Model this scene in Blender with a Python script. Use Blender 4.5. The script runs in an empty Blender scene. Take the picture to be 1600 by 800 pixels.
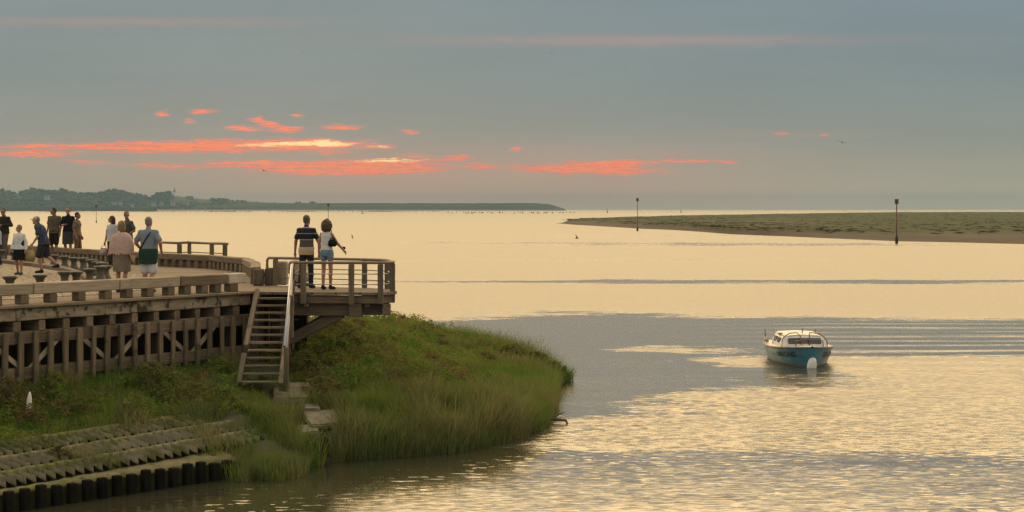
import bpy, bmesh, math, random
import numpy as np
from mathutils import Vector, Matrix, noise as mnoise
R = math.radians
rnd = random.Random(7)
rng = np.random.default_rng(7)
S = bpy.context.scene
COL = S.collection

# ------------------------------------------------------------------ camera
F, ZC, HZ = 2500.0, 5.1, 326.0          # focal length in photo pixels, eye height over water, horizon row
cam_d = bpy.data.cameras.new('camera'); cam = bpy.data.objects.new('camera', cam_d); COL.objects.link(cam)
cam.location = (0, 0, ZC); cam.rotation_euler = (R(90), 0, 0)
cam_d.sensor_width = 36; cam_d.lens = 36*F/1600; cam_d.shift_y = -(400-HZ)/1600
cam_d.clip_start = 0.5; cam_d.clip_end = 30000
S.camera = cam
S.view_settings.view_transform = 'Standard'; S.view_settings.look = 'None'
S.view_settings.gamma = 1; S.view_settings.use_curve_mapping = False
S.view_settings.exposure = 0.0
S.cycles.use_denoising = True; S.cycles.denoising_prefilter = 'NONE'
S.cycles.max_bounces = 8; S.cycles.volume_bounces = 0
S.cycles.sample_clamp_indirect = 6

def P(px, py, z):
    y = F*(ZC-z)/(py-HZ)
    return Vector(((px-800)/F*y, y, z))
def PX(px, y, z=0): return Vector(((px-800)/F*y, y, z))
def ZA(py, y): return ZC-(py-HZ)*y/F

# ------------------------------------------------------------------ node helper
class NT:
    def __init__(s, tree): s.t = tree; s.n = tree.nodes; s.l = tree.links
    def new(s, typ, **kw):
        n = s.n.new(typ)
        for k, v in kw.items():
            if k == 'ins':
                for i, val in v.items():
                    if isinstance(val, bpy.types.NodeSocket): s.l.new(val, n.inputs[i])
                    else: n.inputs[i].default_value = val
            else: setattr(n, k, v)
        return n
    def math(s, op, a, b=0.0, c=None, clamp=False):
        n = s.n.new('ShaderNodeMath'); n.operation = op; n.use_clamp = clamp
        for i, v in enumerate((a, b, c)):
            if v is None: continue
            if isinstance(v, bpy.types.NodeSocket): s.l.new(v, n.inputs[i])
            else: n.inputs[i].default_value = v
        return n.outputs[0]
    def vmath(s, op, a, b=None, c=None):
        n = s.n.new('ShaderNodeVectorMath'); n.operation = op
        for i, v in enumerate((a, b, c)):
            if v is None: continue
            if isinstance(v, bpy.types.NodeSocket): s.l.new(v, n.inputs[i])
            elif op == 'SCALE' and i == 1: n.inputs['Scale'].default_value = v
            else: n.inputs[i].default_value = v
        return n.outputs['Value'] if op in ('DOT_PRODUCT', 'LENGTH', 'DISTANCE') else n.outputs[0]
    def noise(s, vec, scale, detail=3, rough=0.55, dist=0.0, out='Fac'):
        n = s.new('ShaderNodeTexNoise', ins={'Vector': vec, 'Scale': scale, 'Detail': detail, 'Roughness': rough, 'Distortion': dist})
        return n.outputs[out]
    def smooth(s, v, a, b, lo=0.0, hi=1.0):
        n = s.new('ShaderNodeMapRange', interpolation_type='SMOOTHSTEP', ins={0: v, 1: a, 2: b, 3: lo, 4: hi})
        return n.outputs[0]
    def mix(s, f, a, b):
        n = s.n.new('ShaderNodeMix'); n.data_type = 'RGBA'
        for i, v in ((0, f), (6, a), (7, b)):
            if isinstance(v, bpy.types.NodeSocket): s.l.new(v, n.inputs[i])
            elif i == 0: n.inputs[0].default_value = v
            else: n.inputs[i].default_value = (*v, 1) if len(v) == 3 else v
        return n.outputs[2]
    def ramp(s, v, stops):
        n = s.n.new('ShaderNodeValToRGB'); s.l.new(v, n.inputs[0]); e = n.color_ramp.elements
        while len(e) < len(stops): e.new(0.5)
        for k, (p, c) in enumerate(stops):
            e[k].position = p; e[k].color = (*c, 1)
        return n.outputs[0]
    def map(s, vec, scale=(1, 1, 1), loc=(0, 0, 0), rot=(0, 0, 0)):
        return s.new('ShaderNodeMapping', ins={'Vector': vec, 'Scale': scale, 'Location': loc, 'Rotation': rot}).outputs[0]

# ------------------------------------------------------------------ world: dusk sky with broken cloud
W = bpy.data.worlds.new('World'); S.world = W; W.use_nodes = True
def build_world():
    t = NT(W.node_tree); t.n.clear()
    out = t.new('ShaderNodeOutputWorld'); bg = t.new('ShaderNodeBackground', ins={'Strength': 1.0})
    t.l.new(bg.outputs[0], out.inputs[0])
    d = t.new('ShaderNodeTexCoord').outputs['Generated']
    sx = t.new('ShaderNodeSeparateXYZ', ins={0: d})
    x, y, z = sx.outputs
    el = t.math('MULTIPLY', t.math('ARCSINE', z), 180/math.pi)          # elevation in degrees
    az = t.math('MULTIPLY', t.math('ARCTAN2', x, y), 180/math.pi)       # 0 = straight out to sea
    # low overcast band: grey teal, warmer towards the horizon
    left = t.ramp(t.math('DIVIDE', el, 10.0, clamp=True), [(0, (.58, .43, .30)), (.10, (.40, .355, .265)), (.24, (.31, .305, .268)), (.45, (.248, .286, .278)), (.75, (.240, .290, .295)), (1, (.236, .290, .302))])
    right = t.ramp(t.math('DIVIDE', el, 10.0, clamp=True), [(0, (.64, .51, .37)), (.10, (.41, .38, .29)), (.24, (.285, .30, .265)), (.45, (.230, .277, .278)), (.75, (.210, .270, .305)), (1, (.205, .268, .318))])
    base = t.mix(t.smooth(az, -12, 18), left, right)
    # photo-row / column scale, by direction only
    ysafe = t.math('MAXIMUM', y, 0.05)
    u = t.math('MULTIPLY', t.math('DIVIDE', x, ysafe), 2500.0)
    v = t.math('MULTIPLY', t.math('DIVIDE', z, ysafe), 2500.0)
    uv = t.new('ShaderNodeCombineXYZ', ins={0: u, 1: v, 2: 0.0}).outputs[0]
    n1 = t.noise(t.map(uv, (.016, .07, 1)), 1.0, 6, .66, out='Color')
    n2 = t.noise(t.map(uv, (.050, .27, 1), loc=(7, 3, 0)), 1.0, 6, .70, out='Fac')
    warp = t.vmath('MULTIPLY', t.vmath('SUBTRACT', n1, (.5, .5, .5)), (56, 17, 0))
    uw = t.vmath('ADD', uv, warp)
    def blobs(lst):
        acc = None
        for (cx, cy, a, b, w) in lst:
            c = (cx-800, 326-cy)
            q = t.vmath('MULTIPLY_ADD', uw, (1/a, 1/b, 0), (-c[0]/a, -c[1]/b, 0))
            e = t.math('MULTIPLY', t.math('POWER', math.e, t.math('MULTIPLY', t.vmath('DOT_PRODUCT', q, q), -1.0)), w)
            acc = e if acc is None else t.math('ADD', acc, e)
        return acc
    red = blobs([(255, 178, 12, 4, 1.1), (319, 175, 20, 5, 1.0), (295, 190, 7, 4, 1.0), (402, 188, 16, 4.2, 1.05), (424, 194, 16, 5, 1.1), (376, 201, 27, 4.2, 1.1),
        (447, 203, 26, 5, 1.1), (470, 179, 14, 3.5, .95), (531, 198, 30, 5, 1.1), (638, 206, 13, 4, .95), (808, 234, 11, 4, 1.0),
        (40, 241, 85, 5.5, 1.1), (100, 228, 130, 5, .9), (250, 230, 120, 8, 1.1), (390, 227, 120, 9, 1.2), (490, 225, 80, 7, 1.2), (592, 230, 24, 4, 1.0),
        (245, 259, 60, 6, .85), (140, 252, 50, 4, .6), (390, 256, 75, 5, .95), (520, 238, 40, 3, .6), (480, 264, 100, 8, 1.0), (590, 258, 100, 11, 1.25), (630, 267, 48, 5, .9), (715, 246, 26, 4, 1.0), (752, 260, 28, 4, .95), (650, 244, 26, 3, .7),
        (880, 264, 95, 7.5, 1.1), (945, 259, 55, 8, 1.0), (1000, 268, 55, 5, .9), (985, 254, 60, 4, .8), (1065, 251, 34, 4, .75), (1145, 252, 20, 4, .75), (1105, 253, 40, 2.5, .55),
        (1222, 209, 11, 2.8, .66), (1288, 211, 10, 2.8, .60)])
    hot = blobs([(490, 224, 75, 5, 1.0), (592, 230, 16, 2.5, .9), (600, 252, 70, 5, .75), (400, 228, 70, 4, .45), (625, 249, 35, 3, .5), (900, 257, 70, 4, .25), (430, 195, 20, 5, .2)])
    soft = blobs([(960, 250, 330, 34, .26), (620, 290, 400, 34, .34), (300, 240, 420, 30, .18), (1000, 63, 330, 8, .30), (180, 34, 260, 7, .26), (1240, 210, 120, 6, .12), (880, 300, 520, 26, .36)])
    front = t.smooth(y, 0.0, 0.3)
    n4 = t.noise(t.map(uw, (.011, .36, 1), loc=(3, 1, 0)), 1.0, 4, .65)
    f = t.math('ADD', t.math('MULTIPLY', t.math('MINIMUM', red, 1.0), .92), t.math('ADD', t.math('MULTIPLY', t.math('SUBTRACT', n2, .5), 2.0), t.math('MULTIPLY', t.math('SUBTRACT', n4, .5), 2.5)))
    mask = t.math('MULTIPLY', t.math('MULTIPLY', t.smooth(f, .42, .80), t.smooth(red, .10, .32)), front)
    rose = t.math('MULTIPLY', t.math('MULTIPLY', t.smooth(red, .12, .7), front), .45)
    hotm = t.smooth(t.math('ADD', hot, t.math('MULTIPLY', t.math('SUBTRACT', n2, .5), .9)), .3, .85)
    c = t.mix(t.math('MULTIPLY', t.math('MINIMUM', soft, .55), front), base, (.62, .33, .26))
    c = t.mix(rose, c, (.70, .30, .23))
    cloud = t.mix(t.smooth(f, .62, 1.15), (.84, .245, .175), (1.08, .27, .13)); cloud = t.mix(hotm, cloud, (1.3, .84, .38))
    c = t.mix(mask, c, cloud)
    # faint mottling of the overcast
    n3 = t.noise(t.map(uv, (.0022, .011, 1), loc=(2, 9, 0)), 1.0, 4, .5)
    c = t.vmath('SCALE', c, None); 
    sc = c.node; t.l.new(t.math('MULTIPLY_ADD', n3, .22, .89), sc.inputs['Scale'])
    # bright thin golden cloud higher up (above the overcast bank, out of the picture)
    nd = t.noise(d, 3.0, 3, .5)
    fr = t.smooth(y, -.25, .85)
    gold = t.mix(t.smooth(el, 14, 65), (3.8, 2.62, 1.25), (1.25, 1.03, .75))
    back = t.mix(t.smooth(el, 0, 50), (.55, .53, .46), (.84, .80, .70))
    up = t.mix(fr, back, gold)
    sc2 = t.vmath('SCALE', up, None); t.l.new(t.math('MULTIPLY_ADD', nd, .6, .7), sc2.node.inputs['Scale'])
    low = t.mix(t.smooth(y, -.1, .25), sc2, c)
    fin = t.mix(t.smooth(el, 8.9, 13.0), low, sc2)
    # clear-sky light over the bank of cloud
    sky = t.new('ShaderNodeTexSky', sky_type='NISHITA', sun_disc=False, sun_elevation=R(4), sun_rotation=R(-7))
    skys = t.vmath('SCALE', sky.outputs[0], None); skys.node.inputs['Scale'].default_value = 0.0008
    fin = t.vmath('ADD', fin, skys)
    fin = t.mix(t.smooth(el, -1.5, -.2), (.10, .10, .09), fin)
    t.l.new(fin, bg.inputs['Color'])
build_world()
W.cycles.sampling_method = 'MANUAL'; W.cycles.sample_map_resolution = 1024

# ------------------------------------------------------------------ sun, very soft through the cloud bank
sl = bpy.data.lights.new('sun', 'SUN'); sun = bpy.data.objects.new('sun', sl); COL.objects.link(sun)
sl.energy = 0.5; sl.angle = R(14); sl.color = (1.0, .72, .42)
sd = Vector((math.sin(R(-32))*math.cos(R(17)), math.cos(R(-32))*math.cos(R(17)), math.sin(R(17))))
sun.rotation_euler = sd.to_track_quat('Z', 'Y').to_euler()
sun.location = (-10, 60, 40)

# ================================================================== helpers
def tag(o, label=None, cat=None, group=None, kind=None):
    if label: o['label'] = label
    if cat: o['category'] = cat
    if group: o['group'] = group
    if kind: o['kind'] = kind
    return o
def empty(name, loc, label=None, cat=None, group=None):
    o = bpy.data.objects.new(name, None); COL.objects.link(o); o.location = loc
    o.empty_display_size = .2
    return tag(o, label, cat, group)
def link(name, me, mat, parent=None, M=None):
    """mesh data in world coordinates unless M (world matrix) is given"""
    o = bpy.data.objects.new(name, me); COL.objects.link(o)
    if mat is not None and not me.materials:
        for m in (mat if isinstance(mat, (list, tuple)) else [mat]): me.materials.append(m)
    if M is not None: o.matrix_world = M
    if parent is not None:
        o.parent = parent
        o.matrix_parent_inverse = Matrix.Translation(-Vector(parent.location)) if parent.type == 'EMPTY' and parent.parent is None else Matrix.Identity(4)
    return o
def bm_mesh(bm, name, smooth=False):
    me = bpy.data.meshes.new(name); bmesh.ops.recalc_face_normals(bm, faces=bm.faces); bm.to_mesh(me); bm.free()
    if smooth:
        for p in me.polygons: p.use_smooth = True
    return me
def np_mesh(name, V, faces, nper):
    V = np.asarray(V, np.float32); Fa = np.asarray(faces, np.int32)
    me = bpy.data.meshes.new(name)
    me.vertices.add(len(V)); me.vertices.foreach_set('co', V.ravel())
    me.loops.add(Fa.size); me.loops.foreach_set('vertex_index', Fa.ravel())
    n = Fa.size//nper
    me.polygons.add(n); me.polygons.foreach_set('loop_start', np.arange(0, Fa.size, nper, dtype=np.int32))
    me.polygons.foreach_set('loop_total', np.full(n, nper, np.int32))
    me.update(calc_edges=True)
    return me
def add_box(bm, c, s, rot=None):
    m = Matrix.Translation(c) @ (rot.to_4x4() if rot is not None else Matrix.Identity(4)) @ Matrix.Diagonal((*s, 1))
    return bmesh.ops.create_cube(bm, size=1, matrix=m)['verts']
def frame(dx, up=Vector((0, 0, 1))):
    x = Vector(dx).normalized(); up = Vector(up)
    if abs(x.dot(up)) > .98: up = Vector((0, 1, 0))
    y = up.cross(x).normalized(); z = x.cross(y)
    return Matrix((x, y, z)).transposed()
def beam(name, p0, p1, w, h, mat, parent=None, bev=.008, up=(0, 0, 1), jit=.004, cuts=4):
    """a timber from p0 to p1 with its grain along local X; p0, p1 on its centre line"""
    p0, p1 = Vector(p0), Vector(p1); L = (p1-p0).length
    bm = bmesh.new(); add_box(bm, (0, 0, 0), (L, w, h))
    es = [e for e in bm.edges if abs((e.verts[0].co-e.verts[1].co).x) > L*.9]
    bmesh.ops.subdivide_edges(bm, edges=es, cuts=cuts)
    for v in bm.verts: v.co += Vector((0, rnd.uniform(-jit, jit), rnd.uniform(-jit, jit)))
    if bev: bmesh.ops.bevel(bm, geom=[e for e in bm.edges if len(e.link_faces) == 2 and e.calc_face_angle(0) > .8], offset=bev, segments=1, affect='EDGES')
    M = Matrix.Translation((p0+p1)/2) @ frame(p1-p0, up).to_4x4()
    return link(name, bm_mesh(bm, name), mat, parent, M)
def tube_bm(bm, pts, r, n=8, closed=False):
    pts = [Vector(p) for p in pts]; rings = []
    for i, p in enumerate(pts):
        a = pts[max(i-1, 0)]; b = pts[min(i+1, len(pts)-1)]
        fm = frame(b-a)
        rr = r[i] if isinstance(r, (list, tuple)) else r
        rings.append([bm.verts.new(p + fm @ Vector((0, math.cos(2*math.pi*k/n)*rr, math.sin(2*math.pi*k/n)*rr))) for k in range(n)])
    for a, b in zip(rings, rings[1:]):
        for k in range(n): bm.faces.new((a[k], a[(k+1) % n], b[(k+1) % n], b[k]))
    bm.faces.new(rings[0][::-1]); bm.faces.new(rings[-1])
def tube(name, pts, r, mat, parent=None, n=8):
    bm = bmesh.new(); tube_bm(bm, pts, r, n)
    return link(name, bm_mesh(bm, name, True), mat, parent)
def lathe(prof, n=20):
    bm = bmesh.new(); rings = []
    for r, z in prof: rings.append([bm.verts.new((r*math.cos(2*math.pi*k/n), r*math.sin(2*math.pi*k/n), z)) for k in range(n)])
    for a, b in zip(rings, rings[1:]):
        for k in range(n): bm.faces.new((a[k], a[(k+1) % n], b[(k+1) % n], b[k]))
    bm.faces.new(rings[0][::-1]); bm.faces.new(rings[-1]); return bm
def copy_tree(o, parent=None):
    c = o.copy(); COL.objects.link(c)
    if parent is not None: c.parent = parent
    for ch in list(o.children): copy_tree(ch, c)
    return c
def ordinal(i): return ['first', 'second', 'third', 'fourth', 'fifth', 'sixth', 'seventh', 'eighth', 'ninth', 'tenth', 'eleventh', 'twelfth', 'thirteenth', 'fourteenth', 'fifteenth', 'sixteenth', 'seventeenth', 'eighteenth', 'nineteenth', 'twentieth'][i]

# ------------------------------------------------------------------ materials
def mat(name, c1, c2=None, scale=4, rough=.7, bump=0.0, stretch=(1, 1, 1), c3=None, spots=None, coords='Object', vary=0.0, metal=0.0, bscale=None, detail=5, spec=.4, algae=None):
    m = bpy.data.materials.new(name); m.use_nodes = True; t = NT(m.node_tree); b = t.n['Principled BSDF']
    b.inputs['Roughness'].default_value = rough; b.inputs['Metallic'].default_value = metal; b.inputs['Specular IOR Level'].default_value = spec
    vec = t.new('ShaderNodeTexCoord').outputs[coords]
    oi = t.new('ShaderNodeObjectInfo').outputs['Random']
    off = t.new('ShaderNodeCombineXYZ', ins={0: t.math('MULTIPLY', oi, 37.0), 1: t.math('MULTIPLY', oi, 11.0), 2: 0.0}).outputs[0]
    vec = t.vmath('ADD', vec, off)
    n = t.noise(t.map(vec, stretch), scale, detail, .6)
    c = t.mix(t.smooth(n, .3, .7), c1, c2 or tuple(k*.7 for k in c1))
    if c3: 
        n2 = t.noise(t.map(vec, stretch, loc=(5, 2, 1)), scale*.35, 4, .6)
        c = t.mix(t.smooth(n2, .5, .68), c, c3)
    if spots:
        n3 = t.noise(vec, spots[1], 4, .7)
        c = t.mix(t.smooth(n3, spots[2], spots[2]+.12), c, spots[0])
    if algae:
        gp = t.new('ShaderNodeNewGeometry').outputs['Position']; gz = t.new('ShaderNodeSeparateXYZ', ins={0: gp}).outputs[2]
        na = t.noise(gp, 3.5, 4, .65)
        c = t.mix(t.math('MULTIPLY', t.smooth(t.math('ADD', gz, t.math('MULTIPLY', t.math('SUBTRACT', na, .5), 1.8)), algae+.35, algae-.35), .75), c, (.075, .075, .030))
    if vary:
        s = t.vmath('SCALE', c, None); t.l.new(t.math('MULTIPLY_ADD', oi, vary*2, 1-vary), s.node.inputs['Scale']); c = s
    t.l.new(c, b.inputs['Base Color'])
    if bump:
        nb = t.noise(t.map(vec, stretch), bscale or scale*2, 5, .65)
        bp = t.new('ShaderNodeBump', ins={'Strength': bump, 'Distance': .02, 'Height': nb}); t.l.new(bp.outputs[0], b.inputs['Normal'])
    return m
GR = (1.2, 20, 20)
WOOD = mat('weathered timber', (.23, .165, .102), (.125, .087, .052), 1.6, .8, .5, GR, c3=(.12, .09, .055), spots=((.075, .062, .036), 2.4, .56), vary=.30, algae=1.75)
WOOD_PALE = mat('pale weathered timber', (.385, .31, .215), (.27, .21, .14), 1.6, .8, .4, GR, spots=((.22, .165, .11), 1.6, .6), vary=.14)
WOOD_WHITE = mat('bleached timber', (.58, .49, .38), (.46, .38, .28), 1.8, .8, .4, GR, spots=((.3, .23, .16), 3, .64), vary=.1)
WOOD_DARK = mat('dark timber', (.16, .115, .075), (.09, .065, .042), 1.6, .85, .5, GR, vary=.2)
WOOD_MOULD = mat('mouldy rim timber', (.35, .28, .195), (.21, .165, .105), 1.5, .85, .5, (2, 12, 6), spots=((.05, .042, .026), 4.0, .50))
WOOD_RAIL = mat('brown rail timber', (.175, .13, .08), (.10, .073, .043), 1.6, .75, .4, GR, vary=.2)
SHADE_DARK = mat('shade dark boards', (.035, .028, .02), (.02, .016, .012), 2, .9, .4, GR)  # near-black colour stands in for the shade under the deck
PILE = mat('tarred pile timber', (.014, .012, .008), (.007, .006, .004), 3, .9, .5, vary=.25, spec=.08)
STEEL = mat('galvanised steel', (.42, .42, .42), (.33, .33, .34), 30, .38, 0, metal=.85)
RAILMET = mat('brown painted tube', (.24, .17, .115), (.19, .13, .085), 12, .55, .1)
BOLL = mat('grey green bollard', (.092, .085, .060), (.055, .052, .038), 9, .65, .3, spots=((.15, .13, .09), 7, .64), vary=.12)
CONC = mat('weathered concrete', (.26, .22, .145), (.15, .13, .082), 4, .9, .6, spots=((.11, .115, .035), 2.2, .56))
MOSS = mat('mossy concrete', (.18, .155, .078), (.085, .085, .026), 2.6, .95, .8, c3=(.13, .135, .018), spots=((.04, .044, .012), 4, .54))
SLAB = mat('ribbed slab concrete', (.225, .185, .112), (.12, .102, .055), 3.5, .9, .5, spots=((.085, .09, .018), 1.4, .5))
SHEET = mat('mossy sheet wall', (.042, .042, .016), (.02, .022, .009), 4, .95, .4, spec=.1)
WHITE_PAINT = mat('white paint', (.72, .69, .60), (.60, .57, .48), 9, .5, .1)
MUDM = None

def planks_mat():
    m = bpy.data.materials.new('deck planks'); m.use_nodes = True; t = NT(m.node_tree); b = t.n['Principled BSDF']
    b.inputs['Roughness'].default_value = .82; b.inputs['Specular IOR Level'].default_value = .3
    o = t.map(t.new('ShaderNodeTexCoord').outputs['Object'], rot=(0, 0, R(-16)))
    s = t.new('ShaderNodeSeparateXYZ', ins={0: o})
    k = t.math('DIVIDE', s.outputs[1], .19); idx = t.math('FLOOR', k); fr = t.math('FRACT', k)
    gap = t.math('MAXIMUM', t.math('LESS_THAN', fr, .05), t.math('GREATER_THAN', fr, .97))
    xx = t.math('ADD', s.outputs[0], t.math('MULTIPLY', idx, 5.37))
    gv = t.new('ShaderNodeCombineXYZ', ins={0: t.math('MULTIPLY', xx, .9), 1: t.math('MULTIPLY', s.outputs[1], 14.0), 2: idx}).outputs[0]
    n = t.noise(gv, 1.4, 5, .6)
    wn = t.new('ShaderNodeTexWhiteNoise', noise_dimensions='1D', ins={'W': idx}).outputs[0]
    c = t.mix(t.smooth(n, .28, .72), (.20, .155, .104), (.12, .09, .058))
    sc = t.vmath('SCALE', c, None); t.l.new(t.math('MULTIPLY_ADD', wn, .45, .76), sc.node.inputs['Scale'])
    c = t.mix(t.math('MULTIPLY', gap, .85), sc, (.03, .022, .015))
    t.l.new(c, b.inputs['Base Color'])
    bp = t.new('ShaderNodeBump', ins={'Strength': .6, 'Distance': .02, 'Height': t.math('SUBTRACT', n, t.math('MULTIPLY', gap, 1.5))}); t.l.new(bp.outputs[0], b.inputs['Normal'])
    return m
PLANKS = planks_mat()
def cobble_mat():
    m = bpy.data.materials.new('sandstone setts'); m.use_nodes = True; t = NT(m.node_tree); b = t.n['Principled BSDF']
    b.inputs['Roughness'].default_value = .8
    o = t.new('ShaderNodeTexCoord').outputs['Object']
    vo = t.new('ShaderNodeTexVoronoi', feature='DISTANCE_TO_EDGE', ins={'Vector': o, 'Scale': 5.2})
    vc = t.new('ShaderNodeTexVoronoi', ins={'Vector': o, 'Scale': 5.2})
    e = t.smooth(vo.outputs['Distance'], .02, .13)
    rr = t.new('ShaderNodeSeparateColor', ins={0: vc.outputs['Color']}).outputs[0]
    c = t.mix(rr, (.36, .285, .19), (.20, .155, .10)); c = t.mix(e, (.07, .055, .035), c)
    t.l.new(c, b.inputs['Base Color'])
    bp = t.new('ShaderNodeBump', ins={'Strength': 1.0, 'Distance': .05, 'Height': e}); t.l.new(bp.outputs[0], b.inputs['Normal'])
    return m
COBBLE = cobble_mat()

# ================================================================== terrain
WL = [(-15.3, 19.5), (-8.6, 26.9), (-5.3, 30.58), (-4.1, 31.2), (-3.75, 32.3), (-2.9, 32.7), (-1.48, 33.4), (-.1, 35.3), (.65, 37.3), (.9, 42), (1.2, 47.6), (.9, 50.5), (-.5, 54), (-3, 56), (-7, 60), (-14, 72), (-30, 95), (-70, 95), (-70, 19.5)]
WLn = np.array(WL)
def signed_dist(X, Y):
    X = np.asarray(X, float); Y = np.asarray(Y, float)
    d = np.full(X.shape, 1e9); ins = np.zeros(X.shape, bool)
    n = len(WLn)
    for i in range(n):
        a = WLn[i]; b = WLn[(i+1) % n]; ab = b-a
        tt = np.clip(((X-a[0])*ab[0]+(Y-a[1])*ab[1])/(ab@ab), 0, 1)
        d = np.minimum(d, np.hypot(X-(a[0]+tt*ab[0]), Y-(a[1]+tt*ab[1])))
        c = ((a[1] > Y) != (b[1] > Y)) & (X < (b[0]-a[0])*(Y-a[1])/(b[1]-a[1]+1e-12)+a[0]); ins ^= c
    return np.where(ins, d, -d)
def ss(x, a, b):
    t = np.clip((x-a)/(b-a), 0, 1); return t*t*(3-2*t)
T0 = np.array((-8.6, 26.9)); TU = np.array((.668, .744)); TN = np.array((-.744, .668))
DK = ZC-1.93                                          # deck level of the wharf
A = Vector((-10.15, 31.7, 0)); B = Vector((-6.15, 37.5, 0)); FD = (B-A).normalized()   # wharf front line
FN = Vector((FD.y, -FD.x, 0))                          # outward normal of the wharf front
def vnoise(X, Y, s, seed=0):
    rg = np.random.default_rng(seed); g = rg.random((64, 64)); x = X*s; y = Y*s
    xi = np.floor(x).astype(int); yi = np.floor(y).astype(int); fx = x-xi; fy = y-yi
    fx = fx*fx*(3-2*fx); fy = fy*fy*(3-2*fy)
    q = lambda i, j: g[(xi+i) % 64, (yi+j) % 64]
    return (q(0, 0)*(1-fx)+q(1, 0)*fx)*(1-fy)+(q(0, 1)*(1-fx)+q(1, 1)*fx)*fy
def slope_s(X, Y): return (X-T0[0])*TN[0]+(Y-T0[1])*TN[1]
def slope_t(X, Y): return (X-T0[0])*TU[0]+(Y-T0[1])*TU[1]
def hground(X, Y):
    X = np.asarray(X, float); Y = np.asarray(Y, float)
    d = signed_dist(X, Y)
    dome = 1.62*(1-np.exp(-np.maximum(d, 0)/(2.3+1.3*ss(X, -3.5, -.5)))) + .14*(vnoise(X, Y, .8, 1)-.5)*ss(d, .3, 1.5) + .06*(vnoise(X, Y, 2.3, 2)-.5)*ss(d, .3, 1)
    dome = np.where(d < 0, np.maximum(-1.2, d*.6), dome)
    s = slope_s(X, Y); t = slope_t(X, Y)
    rev = np.minimum(.25+.27*np.maximum(s, 0), 1.46) + .07*(vnoise(X, Y, 1.3, 3)-.5)*ss(s, 1.9, 2.5)
    rev = np.where(s < -.02, -1.0, rev)
    w = 1-ss(t, 5.2, 6.6)
    h = rev*w + dome*(1-w)
    # land raised under the wharf, added to block light from the far side
    wd = -((X-A.x)*FN.x+(Y-A.y)*FN.y)                  # metres behind the front line
    be = np.minimum.reduce([-((X-x0)*(y1-y0)-(Y-y0)*(x1-x0))/math.hypot(x1-x0, y1-y0) for (x0, y0), (x1, y1) in (((-6.15, 40.3), (-7.85, 48.7)), ((-7.85, 48.7), (-12.1, 54.6)), ((-12.1, 54.6), (-34, 86)))])
    lift = ss(wd, 1.3, 2.4)*ss(be, .1, .6)*(1-ss(X, -7.2, -6.4))
    h = np.where(lift > 0, h + (2.75-h)*lift, h)
    return h
def H1(x, y): return float(hground(np.array([x]), np.array([y]))[0])
def hit(px, py, y0=26.0, y1=56.0):
    ys = np.arange(y0, y1, .02); h = hground((px-800)/F*ys, ys); z = ZC-(py-HZ)*ys/F
    i = int(np.argmax(z <= h)); return Vector(((px-800)/F*ys[i], ys[i], float(h[i])))
def build_ground():
    xs = np.arange(-34, 3.2, .16); ys = np.arange(19, 96, .2)
    X, Y = np.meshgrid(xs, ys); Z = hground(X, Y)
    V = np.stack([X.ravel(), Y.ravel(), Z.ravel()], 1); nx = len(xs); ny = len(ys)
    i = (np.arange(ny-1)[:, None]*nx+np.arange(nx-1)[None, :]).ravel()
    Fq = np.stack([i, i+1, i+nx+1, i+nx], 1)
    zz = Z.ravel()[Fq].max(1); Fq = Fq[zz > -1.0]
    me = np_mesh('bank_ground', V, Fq, 4)
    for p in me.polygons: p.use_smooth = True
    m = mat('bank soil', (.085, .075, .04), (.05, .05, .02), 1.5, .95, .6, c3=(.11, .09, .055))
    tag(link('bank_ground', me, m), kind='structure')
build_ground()

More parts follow.
